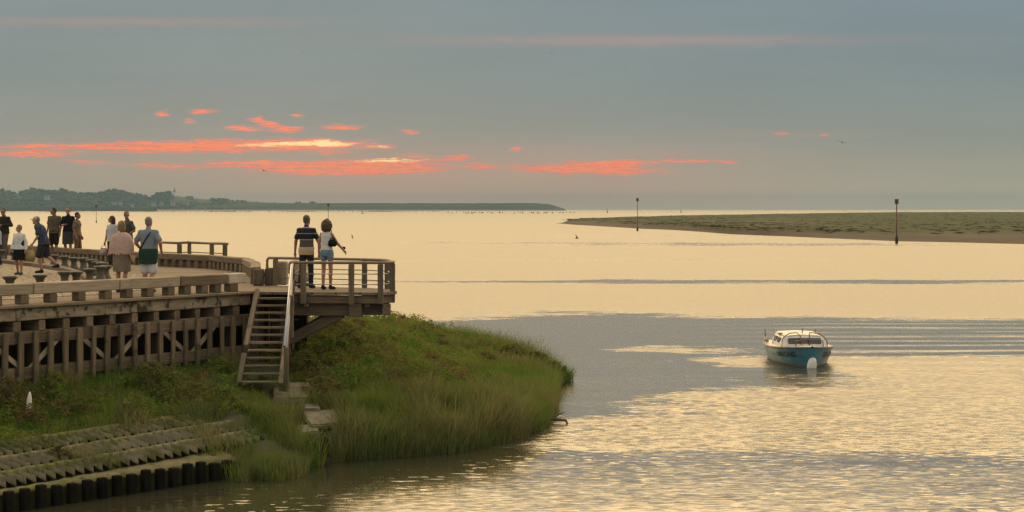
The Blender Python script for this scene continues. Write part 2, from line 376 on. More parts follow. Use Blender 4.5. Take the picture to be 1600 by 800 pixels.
# ------------------------------------------------------------------ water
def build_water():
    m = bpy.data.materials.new('estuary water'); m.use_nodes = True; t = NT(m.node_tree); b = t.n['Principled BSDF']
    p = t.new('ShaderNodeNewGeometry').outputs['Position']
    s = t.new('ShaderNodeSeparateXYZ', ins={0: p}); x, y, _ = s.outputs
    wn = t.noise(t.map(p, (.09, .22, 1)), 1.0, 4, .6, out='Color')
    wf = t.noise(t.map(p, (.9, 1.6, 1), loc=(3, 1, 0)), 1.0, 3, .6, out='Color')
    wv = t.vmath('SCALE', t.vmath('MULTIPLY', t.vmath('SUBTRACT', wn, (.5, .5, .5)), (14, 9, 0)), None); t.l.new(t.math('DIVIDE', y, 62.0, clamp=True), wv.node.inputs['Scale'])
    wq = t.smooth(y, 34, 56, .3, 1.0); pw = t.vmath('ADD', p, t.vmath('MULTIPLY', wv, (1, 1, 0))); t.l.new(wq, wv.node.inputs['Scale'])
    pw = t.vmath('ADD', pw, t.vmath('MULTIPLY', t.vmath('SUBTRACT', wf, (.5, .5, .5)), (3.0, 2.2, 0)))
    acc = None
    for (cx, cy, a, bb, w) in [(3.2, 60, 5.0, 15, 1.35), (1.5, 47, 2.6, 9, 1.0), (7.5, 49, 5, 5, .45), (24, 69, 34, 7.0, 1.25), (15, 60, 14, 6, .85), (16, 112, 36, 3.6, 1.0), (2.6, 62, 3.2, 1.8, -.95), (5.2, 57.5, 3.0, 2.2, -1.1), (7.4, 53.5, 3, 2.2, -.6), (6.5, 31.6, 5, 1.7, .95), (10, 28.6, 9, 2.0, 1.0), (4.5, 28.5, 6, 1.6, .75), (2, 30.5, 3.5, 1.5, .5), (3.5, 32.5, 4, 1.6, .6), (2.5, 27, 6, 2, .55), (-3, 29.5, 3.2, 3.0, .9), (5, 160, 40, 7, .35), (0, 240, 60, 14, .42), (50, 300, 60, 16, .45), (40, 225, 40, 14, .55), (-7, 27.2, 4.5, 2.4, 1.2), (-1, 32, 2.2, 3.5, .8)]:
        q = t.vmath('MULTIPLY_ADD', pw, (1/a, 1/bb, 0), (-cx/a, -cy/bb, 0))
        e = t.math('MULTIPLY', t.math('POWER', math.e, t.math('MULTIPLY', t.vmath('DOT_PRODUCT', q, q), -1.0)), w)
        acc = e if acc is None else t.math('ADD', acc, e)
    fl = t.noise(t.map(p, (1.1, 3.6, 1), loc=(9, 2, 0)), 1.0, 3, .6)
    acc = t.math('ADD', acc, t.math('ADD', t.math('MULTIPLY', t.math('SUBTRACT', fl, .5), 1.2), t.math('MULTIPLY', t.math('SUBTRACT', t.noise(t.map(p, (.13, .42, 1), loc=(5, 8, 0)), 1.0, 4, .65), .5), 1.5)))
    calm = t.smooth(acc, .30, .74)
    amp = t.math('MULTIPLY_ADD', calm, -.93, 1.0)
    # wind ripples: slopes straight from noise, so they hold at any distance
    r1 = t.noise(t.map(p, (3.8, 11.0, 1)), 1.0, 3, .6, out='Color')
    r2 = t.noise(t.map(p, (.35, .8, 1), loc=(4, 4, 0)), 1.0, 2, .5, out='Color')
    r3 = t.noise(t.map(p, (.03, .12, 1), loc=(1, 7, 0)), 1.0, 3, .5)
    sl = t.vmath('SCALE', t.vmath('SUBTRACT', r1, (.5, .5, .5)), None); t.l.new(t.math('MULTIPLY', amp, t.math('MULTIPLY_ADD', r3, .85, .58)), sl.node.inputs['Scale'])
    sl2 = t.vmath('SCALE', t.vmath('SUBTRACT', r2, (.5, .5, .5)), None); t.l.new(t.math('MULTIPLY_ADD', amp, .10, .015), sl2.node.inputs['Scale'])
    # long low wake swell on the right
    ph = t.math('ADD', t.math('MULTIPLY', y, 2.9), t.math('MULTIPLY', t.noise(t.map(p, (.06, .25, 1)), 1.0, 2, .5), 9.0))
    wk = t.math('MULTIPLY', t.math('SINE', ph), t.math('MULTIPLY', t.smooth(x, 4, 16), t.math('MULTIPLY', t.smooth(y, 44, 52), t.smooth(y, 88, 66))))
    sw = t.new('ShaderNodeCombineXYZ', ins={0: 0.0, 1: t.math('MULTIPLY', t.math('MULTIPLY', wk, t.smooth(t.noise(t.map(p, (.10, .5, 1), loc=(6, 1, 0)), 1.0, 3, .6), .30, .55)), -.048), 2: 0.0}).outputs[0]
    fk = t.math('MULTIPLY', t.smooth(t.noise(t.map(p, (2.2, 8.5, 1), loc=(3, 3, 0)), 1.0, 2, .5), .62, .66), t.smooth(y, 38, 31))
    fv = t.new('ShaderNodeCombineXYZ', ins={0: 0.0, 1: t.math('MULTIPLY', fk, -.10), 2: 0.0}).outputs[0]
    v = t.vmath('ADD', t.vmath('ADD', t.vmath('ADD', sl, sl2), sw), fv)
    nrm = t.vmath('NORMALIZE', t.vmath('ADD', t.vmath('MULTIPLY', v, (1, 1, 0)), (0, 0, 1)))
    t.l.new(nrm, b.inputs['Normal'])
    b.inputs['Base Color'].default_value = (.040, .038, .021, 1)
    t.l.new(t.math('ADD', t.math('MULTIPLY', amp, t.smooth(y, 30, 90, .16, .27)), t.smooth(y, 31, 46, .095, .13)), b.inputs['Roughness'])
    b.inputs['IOR'].default_value = 2.1
    bm = bmesh.new()
    vs = [bm.verts.new(c) for c in ((-6000, -60, 0), (6000, -60, 0), (6000, 8000, 0), (-6000, 8000, 0))]
    bm.faces.new(vs)
    tag(link('water', bm_mesh(bm, 'water'), m), kind='structure')
build_water()

# ------------------------------------------------------------------ sandbank on the right
def build_sandbank():
    near = [(868, 349), (900, 351.5), (960, 355), (1000, 357.5), (1060, 360), (1140, 366), (1200, 368.5), (1300, 373), (1400, 377.5), (1500, 379.5), (1600, 382), (1800, 388), (2300, 400)]
    far = [(2300, 331), (1600, 331), (1400, 331.3), (1250, 333.5), (1120, 335.5), (1000, 338), (920, 341)]
    pn = [P(a, c, 0) for a, c in near]
    xs_n = np.array([a for a, c in near]); yn = np.array([p.y for p in pn])
    cols = np.concatenate([np.arange(868, 1640, 3.0), np.arange(1640, 2301, 20.0)])
    fx = np.array([868, 880, 920, 1000, 1120, 1250, 1400, 1600, 2300.]); fpy = np.array([347.6, 345.5, 340.5, 338, 335.7, 333.6, 331.4, 331, 331.])
    fz = np.array([.3, .8, 1.5, 1.6, 1.7, 1.8, 2.0, 2.0, 2.0])
    NS = 90; V = []; 
    for c in cols:
        y0 = np.interp(c, xs_n, yn); zf = np.interp(c, fx, fz); y1 = F*(ZC-zf)/(np.interp(c, fx, fpy)-HZ); y1 = max(y1, y0+6)
        for k in range(NS):
            f = (k/(NS-1))**2.2; y = y0-1.5+(y1-y0+1.5)*f; x = (c-800)/F*y
            V.append((x, y, c, zf))
    V = np.array(V).reshape(len(cols), NS, 4)
    X, Y, C, ZF = V[..., 0], V[..., 1], V[..., 2], V[..., 3]
    d = Y-np.interp(C, xs_n, yn)[...]
    # mud slope, then the grassed flat
    mudw = np.interp(C, [868, 960, 1060, 1150, 1250, 1400, 1600, 2300], [40, 38, 13, 5, 9, 30, 55, 60])
    Z = -.15+.15*ss(d, 0, 2)+.75*ss(d, 1, mudw)+.10*(vnoise(X, Y, .05, 5)-.5)*ss(d, 4, 20)
    g = ss(d, mudw*.85, mudw*1.15)
    ch = 1-.9*np.exp(-((Y-np.interp(C, [868, 1000, 1200, 1350], [520, 520, 480, 420]))/28)**2)*(C < 1280)
    Z = Z+g*ch*(.55+.22*vnoise(X, Y, .06, 6)+.06*vnoise(X, Y, .3, 8))+(ZF-1.3)*ss(d, 60, 500)*.8
    n0, n1 = X.shape
    VV = np.stack([X.ravel(), Y.ravel(), Z.ravel()], 1)
    i = (np.arange(n0-1)[:, None]*n1+np.arange(n1-1)[None, :]).ravel()
    me = np_mesh('sandbank', VV, np.stack([i, i+n1, i+n1+1, i+1], 1), 4)
    for p in me.polygons: p.use_smooth = True
    at = me.attributes.new('veg', 'FLOAT', 'POINT'); at.data.foreach_set('value', (g*np.clip(ch*1.15, 0, 1)).ravel().astype(np.float32))
    m = bpy.data.materials.new('marsh'); m.use_nodes = True; t = NT(m.node_tree); b = t.n['Principled BSDF']
    p = t.new('ShaderNodeNewGeometry').outputs['Position']
    a = t.new('ShaderNodeAttribute', attribute_name='veg').outputs['Fac']
    n = t.noise(t.map(p, (.05, .03, 1)), 1.0, 5, .65); n2 = t.noise(t.map(p, (.16, .012, 1), loc=(4, 4, 1)), 1.0, 4, .6)
    veg = t.mix(t.smooth(n2, .35, .65), (.040, .054, .019), (.072, .074, .026)); veg = t.mix(t.smooth(n, .50, .68), veg, (.026, .038, .017))
    mud = t.mix(t.smooth(n, .35, .7), (.105, .085, .062), (.072, .060, .044))
    f = t.smooth(t.math('ADD', a, t.math('MULTIPLY', t.math('SUBTRACT', n, .5), .8)), .38, .6)
    t.l.new(t.mix(f, mud, veg), b.inputs['Base Color'])
    b.inputs['Roughness'].default_value = .95; b.inputs['Specular IOR Level'].default_value = .12
    tag(link('sandbank', me, m), kind='structure')
    # tussocks of marsh grass along the front edge and over the flat: countless
    sel = np.argwhere((g.ravel() > .3) & (ch.ravel() > .6)).ravel()
    w = np.ones(len(sel)); pick = sel[rng.integers(0, len(sel), 3500)]
    bx = VV[pick]+np.stack([rng.normal(0, 1.5, len(pick)), rng.normal(0, 2, len(pick)), np.zeros(len(pick))], 1)
    hh = rng.uniform(.07, .20, len(pick)); ww = rng.uniform(.6, 1.8, len(pick))
    Vt = []; 
    a3 = rng.uniform(0, math.pi, len(pick))
    for k in range(3):
        dx = np.cos(a3+k*2.1)*ww; dy = np.sin(a3+k*2.1)*ww
        z = bx[:, 2]-.1
        Vt.append(np.stack([np.stack([bx[:, 0]-dx, bx[:, 1]-dy, z], 1), np.stack([bx[:, 0]+dx, bx[:, 1]+dy, z], 1), np.stack([bx[:, 0]+dx*rng.uniform(-.6, .6, len(pick)), bx[:, 1]+dy*.2, z+hh], 1)], 1))
    Vt = np.concatenate(Vt).reshape(-1, 3)
    me2 = np_mesh('marsh_grass', Vt, np.arange(len(Vt)), 3)
    m2 = mat('marsh grass', (.042, .055, .020), (.055, .062, .022), .03, .95, 0, spec=.05)
    tag(link('marsh_grass', me2, m2), 'low green marsh grass covering the sandbank across the channel', 'grass', kind='stuff')
build_sandbank()

# ------------------------------------------------------------------ far shore
HY = 4500.0
PROF = [(-400, 298), (-60, 296), (0, 303), (30, 304), (45, 299), (75, 302), (105, 304), (150, 306), (175, 302), (205, 305), (235, 309), (268, 305), (300, 310), (345, 313), (410, 316), (470, 319), (520, 320), (560, 321)]
TOPS = [(-400, 294), (0, 296), (8, 294), (18, 298), (26, 303), (32, 299), (45, 293.5), (60, 293), (72, 296), (85, 294.5), (97, 294), (106, 298), (116, 300), (150, 300.5), (165, 298), (176, 295), (188, 295.5), (194, 299), (203, 300), (224, 303), (238, 306), (250, 299), (264, 299), (276, 307), (286, 310), (300, 309), (312, 311), (325, 312), (335, 309), (346, 308.5), (360, 312), (380, 313), (400, 315), (412, 316.5)]
def build_far():
    xs = np.arange(-400, 880, 4.0); pr = np.array(PROF)
    def row(y, zf): return [((c-800)/F*y, y, zf(c)) for c in xs]
    def top(c): 
        if c <= 560: return ZA(np.interp(c, pr[:, 0], pr[:, 1]), HY)
        return ZA(np.interp(c, [560, 600, 840, 862, 880], [321, 320.5, 321, 323, 327]), HY)
    rows = [row(HY-500, lambda c: -.5), row(HY-420, lambda c: 2.0), row(HY-250, lambda c: 2.0+.12*top(c)), row(HY-100, lambda c: .75*top(c)), row(HY, top), row(HY+250, lambda c: top(c)*1.0), row(HY+800, lambda c: 0)]
    V = np.array(rows).reshape(-1, 3); n = len(xs); nr = len(rows)
    i = (np.arange(nr-1)[:, None]*n+np.arange(n-1)[None, :]).ravel()
    me = np_mesh('hills', V, np.stack([i, i+1, i+n+1, i+n], 1), 4)
    for p in me.polygons: p.use_smooth = True
    m = mat('far hill', (.040, .047, .026), (.030, .038, .020), .01, .95)
    tag(link('hills', me, m), kind='structure')
    # low dike running out to the point
    def ribbon(name, pts, y, depth, m, base=327.0):
        V = []; 
        for c, t in pts:
            zt = ZA(t, y)
            V += [((c-800)/F*y, y, -.3), ((c-800)/F*y, y+depth*.25, zt), ((c-800)/F*y, y+depth*.75, zt), ((c-800)/F*(y), y+depth, -.3)]
        k = len(pts); fs = []
        for j in range(k-1):
            for q in range(3): fs.append((4*j+q, 4*j+4+q, 4*j+5+q, 4*j+1+q))
        me = np_mesh(name, V, fs, 4); return tag(link(name, me, m), kind='structure')
    ribbon('far_dike_bank', [(300, 321)]+[(c, 317.3+rnd.uniform(-.3, .3)) for c in range(420, 850, 16)]+[(858, 318.8), (868, 321.5), (880, 325.5), (884, 327)], 4200, 120, mat('dike grass', (.07, .08, .045), (.055, .066, .04), .02, .95))
    ribbon('sand_spit', [(-100, 331.2)]+[(c, 330.6+.5*math.sin(c*.05)+rnd.uniform(-.25, .25)) for c in range(-60, 690, 12)]+[(720, 332.5)], 2500, 18, mat('wet sand spit', (.10, .085, .06), (.07, .06, .045), .05, .8))
    ribbon('mud_shore', [(-100, 322.8)]+[(c, 322.9+rnd.uniform(-.25, .25)) for c in range(-60, 190, 10)]+[(240, 326)], 3300, 30, mat('dark shore', (.045, .045, .03), (.035, .036, .025), .05, .9))
    # woods on the ridge: one mass of crowns
    tp = np.array(TOPS); tpl = []
    for q in range(14):
        b_ = bmesh.new(); bmesh.ops.create_icosphere(b_, subdivisions=2, radius=1); o = Vector((q*7.3, 1.7, 0)); vv = []
        for v in b_.verts: d = v.co.normalized(); vv.append(d*(1+.45*mnoise.noise(d*1.9+o)+.28*mnoise.noise(d*4.5+o)))
        tpl.append(np.array([tuple(v) for v in vv])); tf = np.array([[v.index for v in f.verts] for f in b_.faces]); b_.free()
    cv, cf = [], []
    def crown(x, y, zt, r, hh):
        cf.append(tf+sum(map(len, cv)) if len(cv) < 2 else tf+len(tpl[0])*len(cv)); cv.append(tpl[rnd.randrange(14)]*np.array((r, r, hh))+np.array((x, y, zt-hh)))
    for c in np.arange(-60, 412, 2.3):
        zt = ZA(np.interp(c, tp[:, 0], tp[:, 1]), HY); zg = ZA(np.interp(c, pr[:, 0], pr[:, 1]), HY)
        for y, k in ((HY+20, 1.0), (HY-60, .86), (HY-130, .70), (HY-190, .55), (HY-235, .40), (HY-300, .26)):
            if k < .5 and rnd.random() < .3: continue
            r = rnd.uniform(4.0, 8.5); z = zt*k*rnd.uniform(.93, 1.03)
            if z < 4: continue
            crown((c+rnd.uniform(-2, 2)-800)/F*y, y+rnd.uniform(-20, 20), z, r, rnd.uniform(4.5, 7.5))
    for c, t, r in ((430, 315.6, 3), (463, 315, 4), (468, 314.6, 4), (486, 315, 5), (489, 314.2, 4), (492, 315, 4), (418, 316, 4)):
        crown((c-800)/F*HY, HY, ZA(t, HY), r, 4.5)
    wood = tag(link('far_woods', np_mesh('far_woods', np.concatenate(cv), np.concatenate(cf), 3), mat('woodland', (.035, .045, .022), (.055, .062, .028), .06, .95, c3=(.07, .055, .035))), 'dark wooded ridge on the far shore under the sunset', 'woods', kind='stuff')
    # houses, the tower and the hotel in front of the woods
    wall = mat('pale render', (.42, .39, .33), (.34, .31, .27), .2, .8); roofm = mat('slate roof', (.10, .10, .11), (.075, .075, .085), .3, .8); brick = mat('brick red roof', (.20, .11, .08), (.15, .085, .065), .3, .8); win = mat('dark window', (.03, .035, .04), (.025, .03, .035), 1, .3)
    def house(px, py, w, h, rh, label, rm=roofm, y=HY-260, dpt=8):
        x = (px-800)/F*y; z = ZA(py, y)-h-rh
        e = empty('house', (x, y, z), label, 'house', 'houses on the far shore')
        bm = bmesh.new(); add_box(bm, (x, y, z+h/2-3), (w, dpt, h+6)); link('wall', bm_mesh(bm, 'wall'), wall, e)
        bm = bmesh.new(); vs = [bm.verts.new((x+sx*(w/2+.4), y+sy*(dpt/2+.4), z+h+.02)) for sx, sy in ((-1, -1), (1, -1), (1, 1), (-1, 1))]; r1 = bm.verts.new((x-w*.36, y, z+h+rh)); r2 = bm.verts.new((x+w*.36, y, z+h+rh))
        for f in ((vs[0], vs[1], r2, r1), (vs[1], vs[2], r2), (vs[2], vs[3], r1, r2), (vs[3], vs[0], r1), vs[::-1]): bm.faces.new(f)
        link('roof', bm_mesh(bm, 'roof'), rm, e)
        for k in range(2):
            bm = bmesh.new(); add_box(bm, (x+(k-.5)*w*.45, y-dpt/2-.03, z+h*.55), (w*.16, .1, h*.4)); link('window', bm_mesh(bm, 'window'), win, e)
    wall.node_tree.nodes['Principled BSDF'].inputs['Specular IOR Level'].default_value = .1
    house(73, 303.5, 13, 6, 4, 'pale house high in the wooded ridge, behind the man in the beige cap')
    house(179, 314.0, 12, 5, 4, 'pale house with a long roof low on the far shore, above the woman in white')
    house(188, 312.6, 9, 6, 5, 'taller pale house low on the far shore, just right of a long-roofed one')
    house(206, 316.4, 11, 5, 4, 'pale house standing lowest on the far shore, left of the tower')
    house(240, 314.8, 12, 5, 4, 'pale house under the dark wooded knoll left of the tower')
    house(252, 314.3, 10, 5, 4, 'second pale house under the wooded knoll, nearer the tower')
    house(270, 312, 12, 7, 3, 'pale house at the foot of the white tower')
    house(296, 306.5, 26, 9, 11, 'large dark hip roofed house right of the white tower', roofm, HY-40, 14)
    house(293, 314, 6, 4, 3, 'small pale house below the large hip roofed house')
    # flat topped building on the knoll
    y = HY-30; x = (264-800)/F*y; z = ZA(306, y)
    e = empty('tall_building', (x, y, z), 'dark flat topped building rising from the knoll left of the tower', 'building')
    bm = bmesh.new(); add_box(bm, (x, y, z+4), (13, 12, 15)); link('wall', bm_mesh(bm, 'wall'), mat('dark wall', (.085, .075, .065), (.07, .06, .055), .3, .8), e)
    for s in (-5, 4): 
        bm = bmesh.new(); add_box(bm, (x+s, y, z+12.7), (3, 6, 2.2)); link('chimney', bm_mesh(bm, 'chimney'), brick, e)
    # tower with lantern and spike
    y = HY-60; x = (272.5-800)/F*y; z = ZA(316, y)
    e = empty('tower', (x, y, z), 'white lighthouse tower with a thin spike above the far shore', 'tower')
    def lat(name, prof, m):
        me = bm_mesh(lathe(prof, 14), name, False); link(name, me, m, e, Matrix.Translation((x, y, z)))
    tw = mat('white tower render', (.78, .74, .66), (.70, .66, .58), .3, .8); lat('shaft', [(4.4, -4), (4.2, 0), (3.3, 26), (3.3, 29)], tw)
    lat('gallery', [(4.2, 29.02), (4.2, 30.2)], roofm); lat('lantern', [(2.6, 30.22), (2.6, 33)], wall); lat('cap', [(2.9, 33.02), (.9, 36), (.4, 42)], roofm)
build_far()

# ================================================================== timber wharf
def fpt(px, z, out=0.0):
    """point on the wharf front plane (moved out by `out` metres) seen in photo column px"""
    k = (px-800)/F; a = A+FN*out
    s = (k*a.y-a.x)/(FD.x-k*FD.y); q = a+FD*s
    return Vector((q.x, q.y, z))
def fs(s, z, out=0.0):
    q = A+FD*s+FN*out; return Vector((q.x, q.y, z))
LF = (B-A).length
def sheet(name, pts, z0, z1, m, parent=None):
    bm = bmesh.new(); a = [bm.verts.new((p[0], p[1], z1)) for p in pts]; b = [bm.verts.new((p[0], p[1], z0)) for p in pts]
    bm.faces.new(a); bm.faces.new(b[::-1]); n = len(a)
    for i in range(n): bm.faces.new((a[i], b[i], b[(i+1) % n], a[(i+1) % n]))
    me = bm_mesh(bm, name)
    return link(name, me, m, parent)
BACK = [(-6.15, 40.3), (-7.85, 48.7), (-9.5, 51.9), (-12.1, 54.6), (-22.0, 69.0), (-34, 86)]
A2 = A-FD*9
wharf = empty('timber_wharf', (A.x, A.y, 1.6), 'grey weathered timber wharf on close set posts above the grassy bank', 'wharf')
def build_wharf():
    deck = [A2.xy, B.xy, (-5.95, 37.45), (-5.95, 40.2)]+BACK+[(-34, 60)]
    # decking in one sheet, the inner yard paved with setts a little proud of it
    sheet('decking', deck, DK-.07, DK, PLANKS, wharf)
    inner = []
    for s in (-9, -4, 0, 2.2, 4.2): q = fs(s, 0, -1.7); inner.append((q.x, q.y))
    inner += [(-8.6, 38.6), (-8.75, 40.5), (-9.6, 43.0), (-10.9, 46.5), (-12.2, 49.6), (-14.5, 53.6), (-24, 67.0), (-33, 79)]
    sheet('paving', inner, DK-.05, DK+.012, COBBLE, wharf)
    # timber rim, joist ends, walings, posts, braces
    lefts = -7.0
    edges = [lefts, -3.1, .4, 3.6, LF+.05]
    for a, b in zip(edges, edges[1:]):
        beam('rim_beam', fs(a+.006, DK-.20, -.10), fs(b-.006, DK-.20, -.10), .2, .25, WOOD_MOULD, wharf, .015)
    beam('edge_board', fs(lefts, DK-.035, .02), fs(LF+.1, DK-.035, .02), .16, .066, WOOD, wharf, .01)
    s = lefts
    while s < LF-.1:
        c = fs(s, DK-.44)
        beam('joist', c+FN*-.02, c-FN*1.6, .17+rnd.uniform(-.02, .02), .21, WOOD, wharf)
        s += .62
    for nm, z, h in (('upper_waling', 2.50, .26), ('lower_waling', 1.78, .25)):
        for a, b in zip(edges, edges[1:]): beam(nm, fs(a+.005, z, -.09), fs(b-.005, z, -.09), .12, h, WOOD, wharf, .012)
    s = lefts; i = 0
    posts = []
    while s < LF:
        posts.append(s)
        beam('post', fs(s+rnd.uniform(-.02, .02), 1.55+rnd.uniform(-.10, .06), .012), fs(s, DK-.555, .012), .115+rnd.uniform(-.015, .015), .07, WOOD, wharf, .012, up=FN)
        if i % 3 == 0: beam('pile', fs(s+.2, .9, -.30), fs(s+.2, DK-.56, -.30), .2, .2, WOOD_DARK, wharf, .015, up=FN)
        s += .375; i += 1
    # diagonal braces behind the posts, in V pairs
    for k in range(1, len(posts)-3, 6):
        a = posts[k]
        beam('brace', fs(a-.28, 2.42, -.065), fs(a+.50, 1.84, -.065), .045, .10, WOOD_PALE, wharf, .006)
        beam('brace', fs(a+1.36, 2.42, -.065), fs(a+.62, 1.84, -.065), .045, .10, WOOD_PALE, wharf, .006)
    # near-black boards added well behind, so the gaps between posts read as shade
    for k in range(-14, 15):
        beam('shade_board', fs(k*.5, 1.2, -1.25), fs(k*.5, DK-.09, -1.25), .485, .05, SHADE_DARK, wharf, .006, up=FN)
    # dark walls added below the far edge and stair head to block light
    for a, b in zip([(-5.99, 37.9)]+[(x+.12, y-.1) for x, y in BACK], [(x+.12, y-.1) for x, y in BACK]):
        sheet('light_block_wall', [a, b, (b[0]-.12, b[1]-.1), (a[0]-.12, a[1]-.1)], .2, DK-.08, WOOD_DARK, wharf)
    beam('head_beam', (-6.02, 37.55, DK-.25), (-6.02, 40.1, DK-.25), .18, .32, WOOD_DARK, wharf)
    for q in ((-6.08, 37.75), (-6.08, 38.9)): beam('post', (q[0], q[1], .9), (q[0], q[1], DK-.42), .2, .2, WOOD_DARK, wharf)
    # long kerb timber dividing the setts
    kl = [P(-80, 408, DK), P(0, 411, DK), P(55, 417, DK), P(100, 424, DK), P(128, 433, DK), P(140, 441.5, DK)]
    for a, b in zip(kl, kl[1:]): beam('paving_kerb', a+Vector((0, 0, .06)), b+Vector((0, 0, .06)), .22, .16, WOOD_DARK, wharf, .02)
build_wharf()

def build_kerb_rails():
    e = empty('kerb_rail', tuple(fs(0, DK)), 'pale squared timber kerb rail on short blocks along the near edge of the wharf', 'kerb rail')
    z = DK+.30; cuts = [(-330, 47, WOOD_PALE), (47, 182, WOOD_PALE), (182, 277, WOOD_PALE), (277, 352, WOOD_RAIL), (352, 380, WOOD_WHITE)]
    for a, b, m in cuts: beam('rail_beam', fpt(a+.4, z, -.22), fpt(b-.4, z, -.22), .24, .235, m, e, .02, jit=.008)
    for px in (-150, -100, -50, -8, 34, 78.5, 123, 164.5, 197.5, 230.5, 263, 288.5, 315.5, 336, 361):
        c = fpt(px, 0, -.22); c1 = c+FN*.11; c2 = c-FN*.11
        w = .20 if px < 355 else .26
        beam('block', Vector((c1.x, c1.y, DK+.092)), Vector((c2.x, c2.y, DK+.092)), w, .178, WOOD_RAIL, e, .012)
    # far edge
    pts = [Vector((x+.28, y-.25, 0)) for x, y in BACK[:1]] and [Vector((-6.55, 40.9, 0)), Vector((-7.15, 44.6, 0)), Vector((-8.05, 48.45, 0)), Vector((-9.7, 51.6, 0)), Vector((-12.25, 54.25, 0)), Vector((-17.2, 61.3, 0)), Vector((-22.2, 68.5, 0)), Vector((-28, 76.8, 0))]
    e2 = empty('kerb_rail', (pts[3].x, pts[3].y, DK), 'dark brown timber kerb rail on blocks curving round the seaward edge of the wharf', 'kerb rail')
    for i, (a, b) in enumerate(zip(pts, pts[1:])):
        d = (b-a).normalized()
        beam('rail_beam', a+d*.01+Vector((0, 0, DK+.335)), b-d*.01+Vector((0, 0, DK+.335)), .26, .20, WOOD_RAIL, e2, .02, jit=.008)
        n = max(2, round((b-a).length/.46))
        for k in range(n):
            c = a.lerp(b, (k+.5)/n); q = Vector((-d.y, d.x, 0))*.13
            beam('block', c+q+Vector((0, 0, DK+.115)), c-q+Vector((0, 0, DK+.115)), .21, .225, WOOD_RAIL, e2, .012)
    # end of the far rail: upright blocks and rounded log ends beside the platform
    e3 = empty('mooring_block', (-6.2, 40.0, DK), 'cluster of short upright timbers at the end of the far kerb rail beside the platform', 'timber block')
    for x, y, h, w, m in ((-6.36, 40.15, .42, .26, WOOD), (-6.10, 40.3, .44, .24, WOOD_DARK), (-5.83, 40.5, .60, .30, WOOD_PALE)):
        beam('upright', (x, y, DK+.003), (x, y, DK+h), w, w, m, e3, .03)
    for nm, x, y, z, r, lab in (('log', -5.62, 41.2, .40, .20, 'round pale log end standing higher behind the upright timbers'), ('log', -5.42, 41.0, .19, .19, 'lower round grey log end lying by the platform rail')):
        bm = lathe([(r*.3, 0), (r*.85, .0), (r, .06), (r, 1.3), (r*.8, 1.36)], 18)
        o = link(nm, bm_mesh(bm, nm, False), WOOD_PALE, None, Matrix.Translation((x, y, DK+z)) @ Matrix.Rotation(R(-90), 4, 'X') @ Matrix.Rotation(rnd.random(), 4, 'Z'))
        tag(o, lab, 'log')
    # low timber the higher log rests on
    beam('upright', (-5.62, 41.5, DK-1.6), (-5.62, 41.5, DK+.20), .3, .3, WOOD_DARK, e3, .02)
    beam('upright', (-5.40, 41.5, DK-1.6), (-5.40, 41.5, DK-.0), .3, .3, WOOD_DARK, e3, .02)
build_kerb_rails()

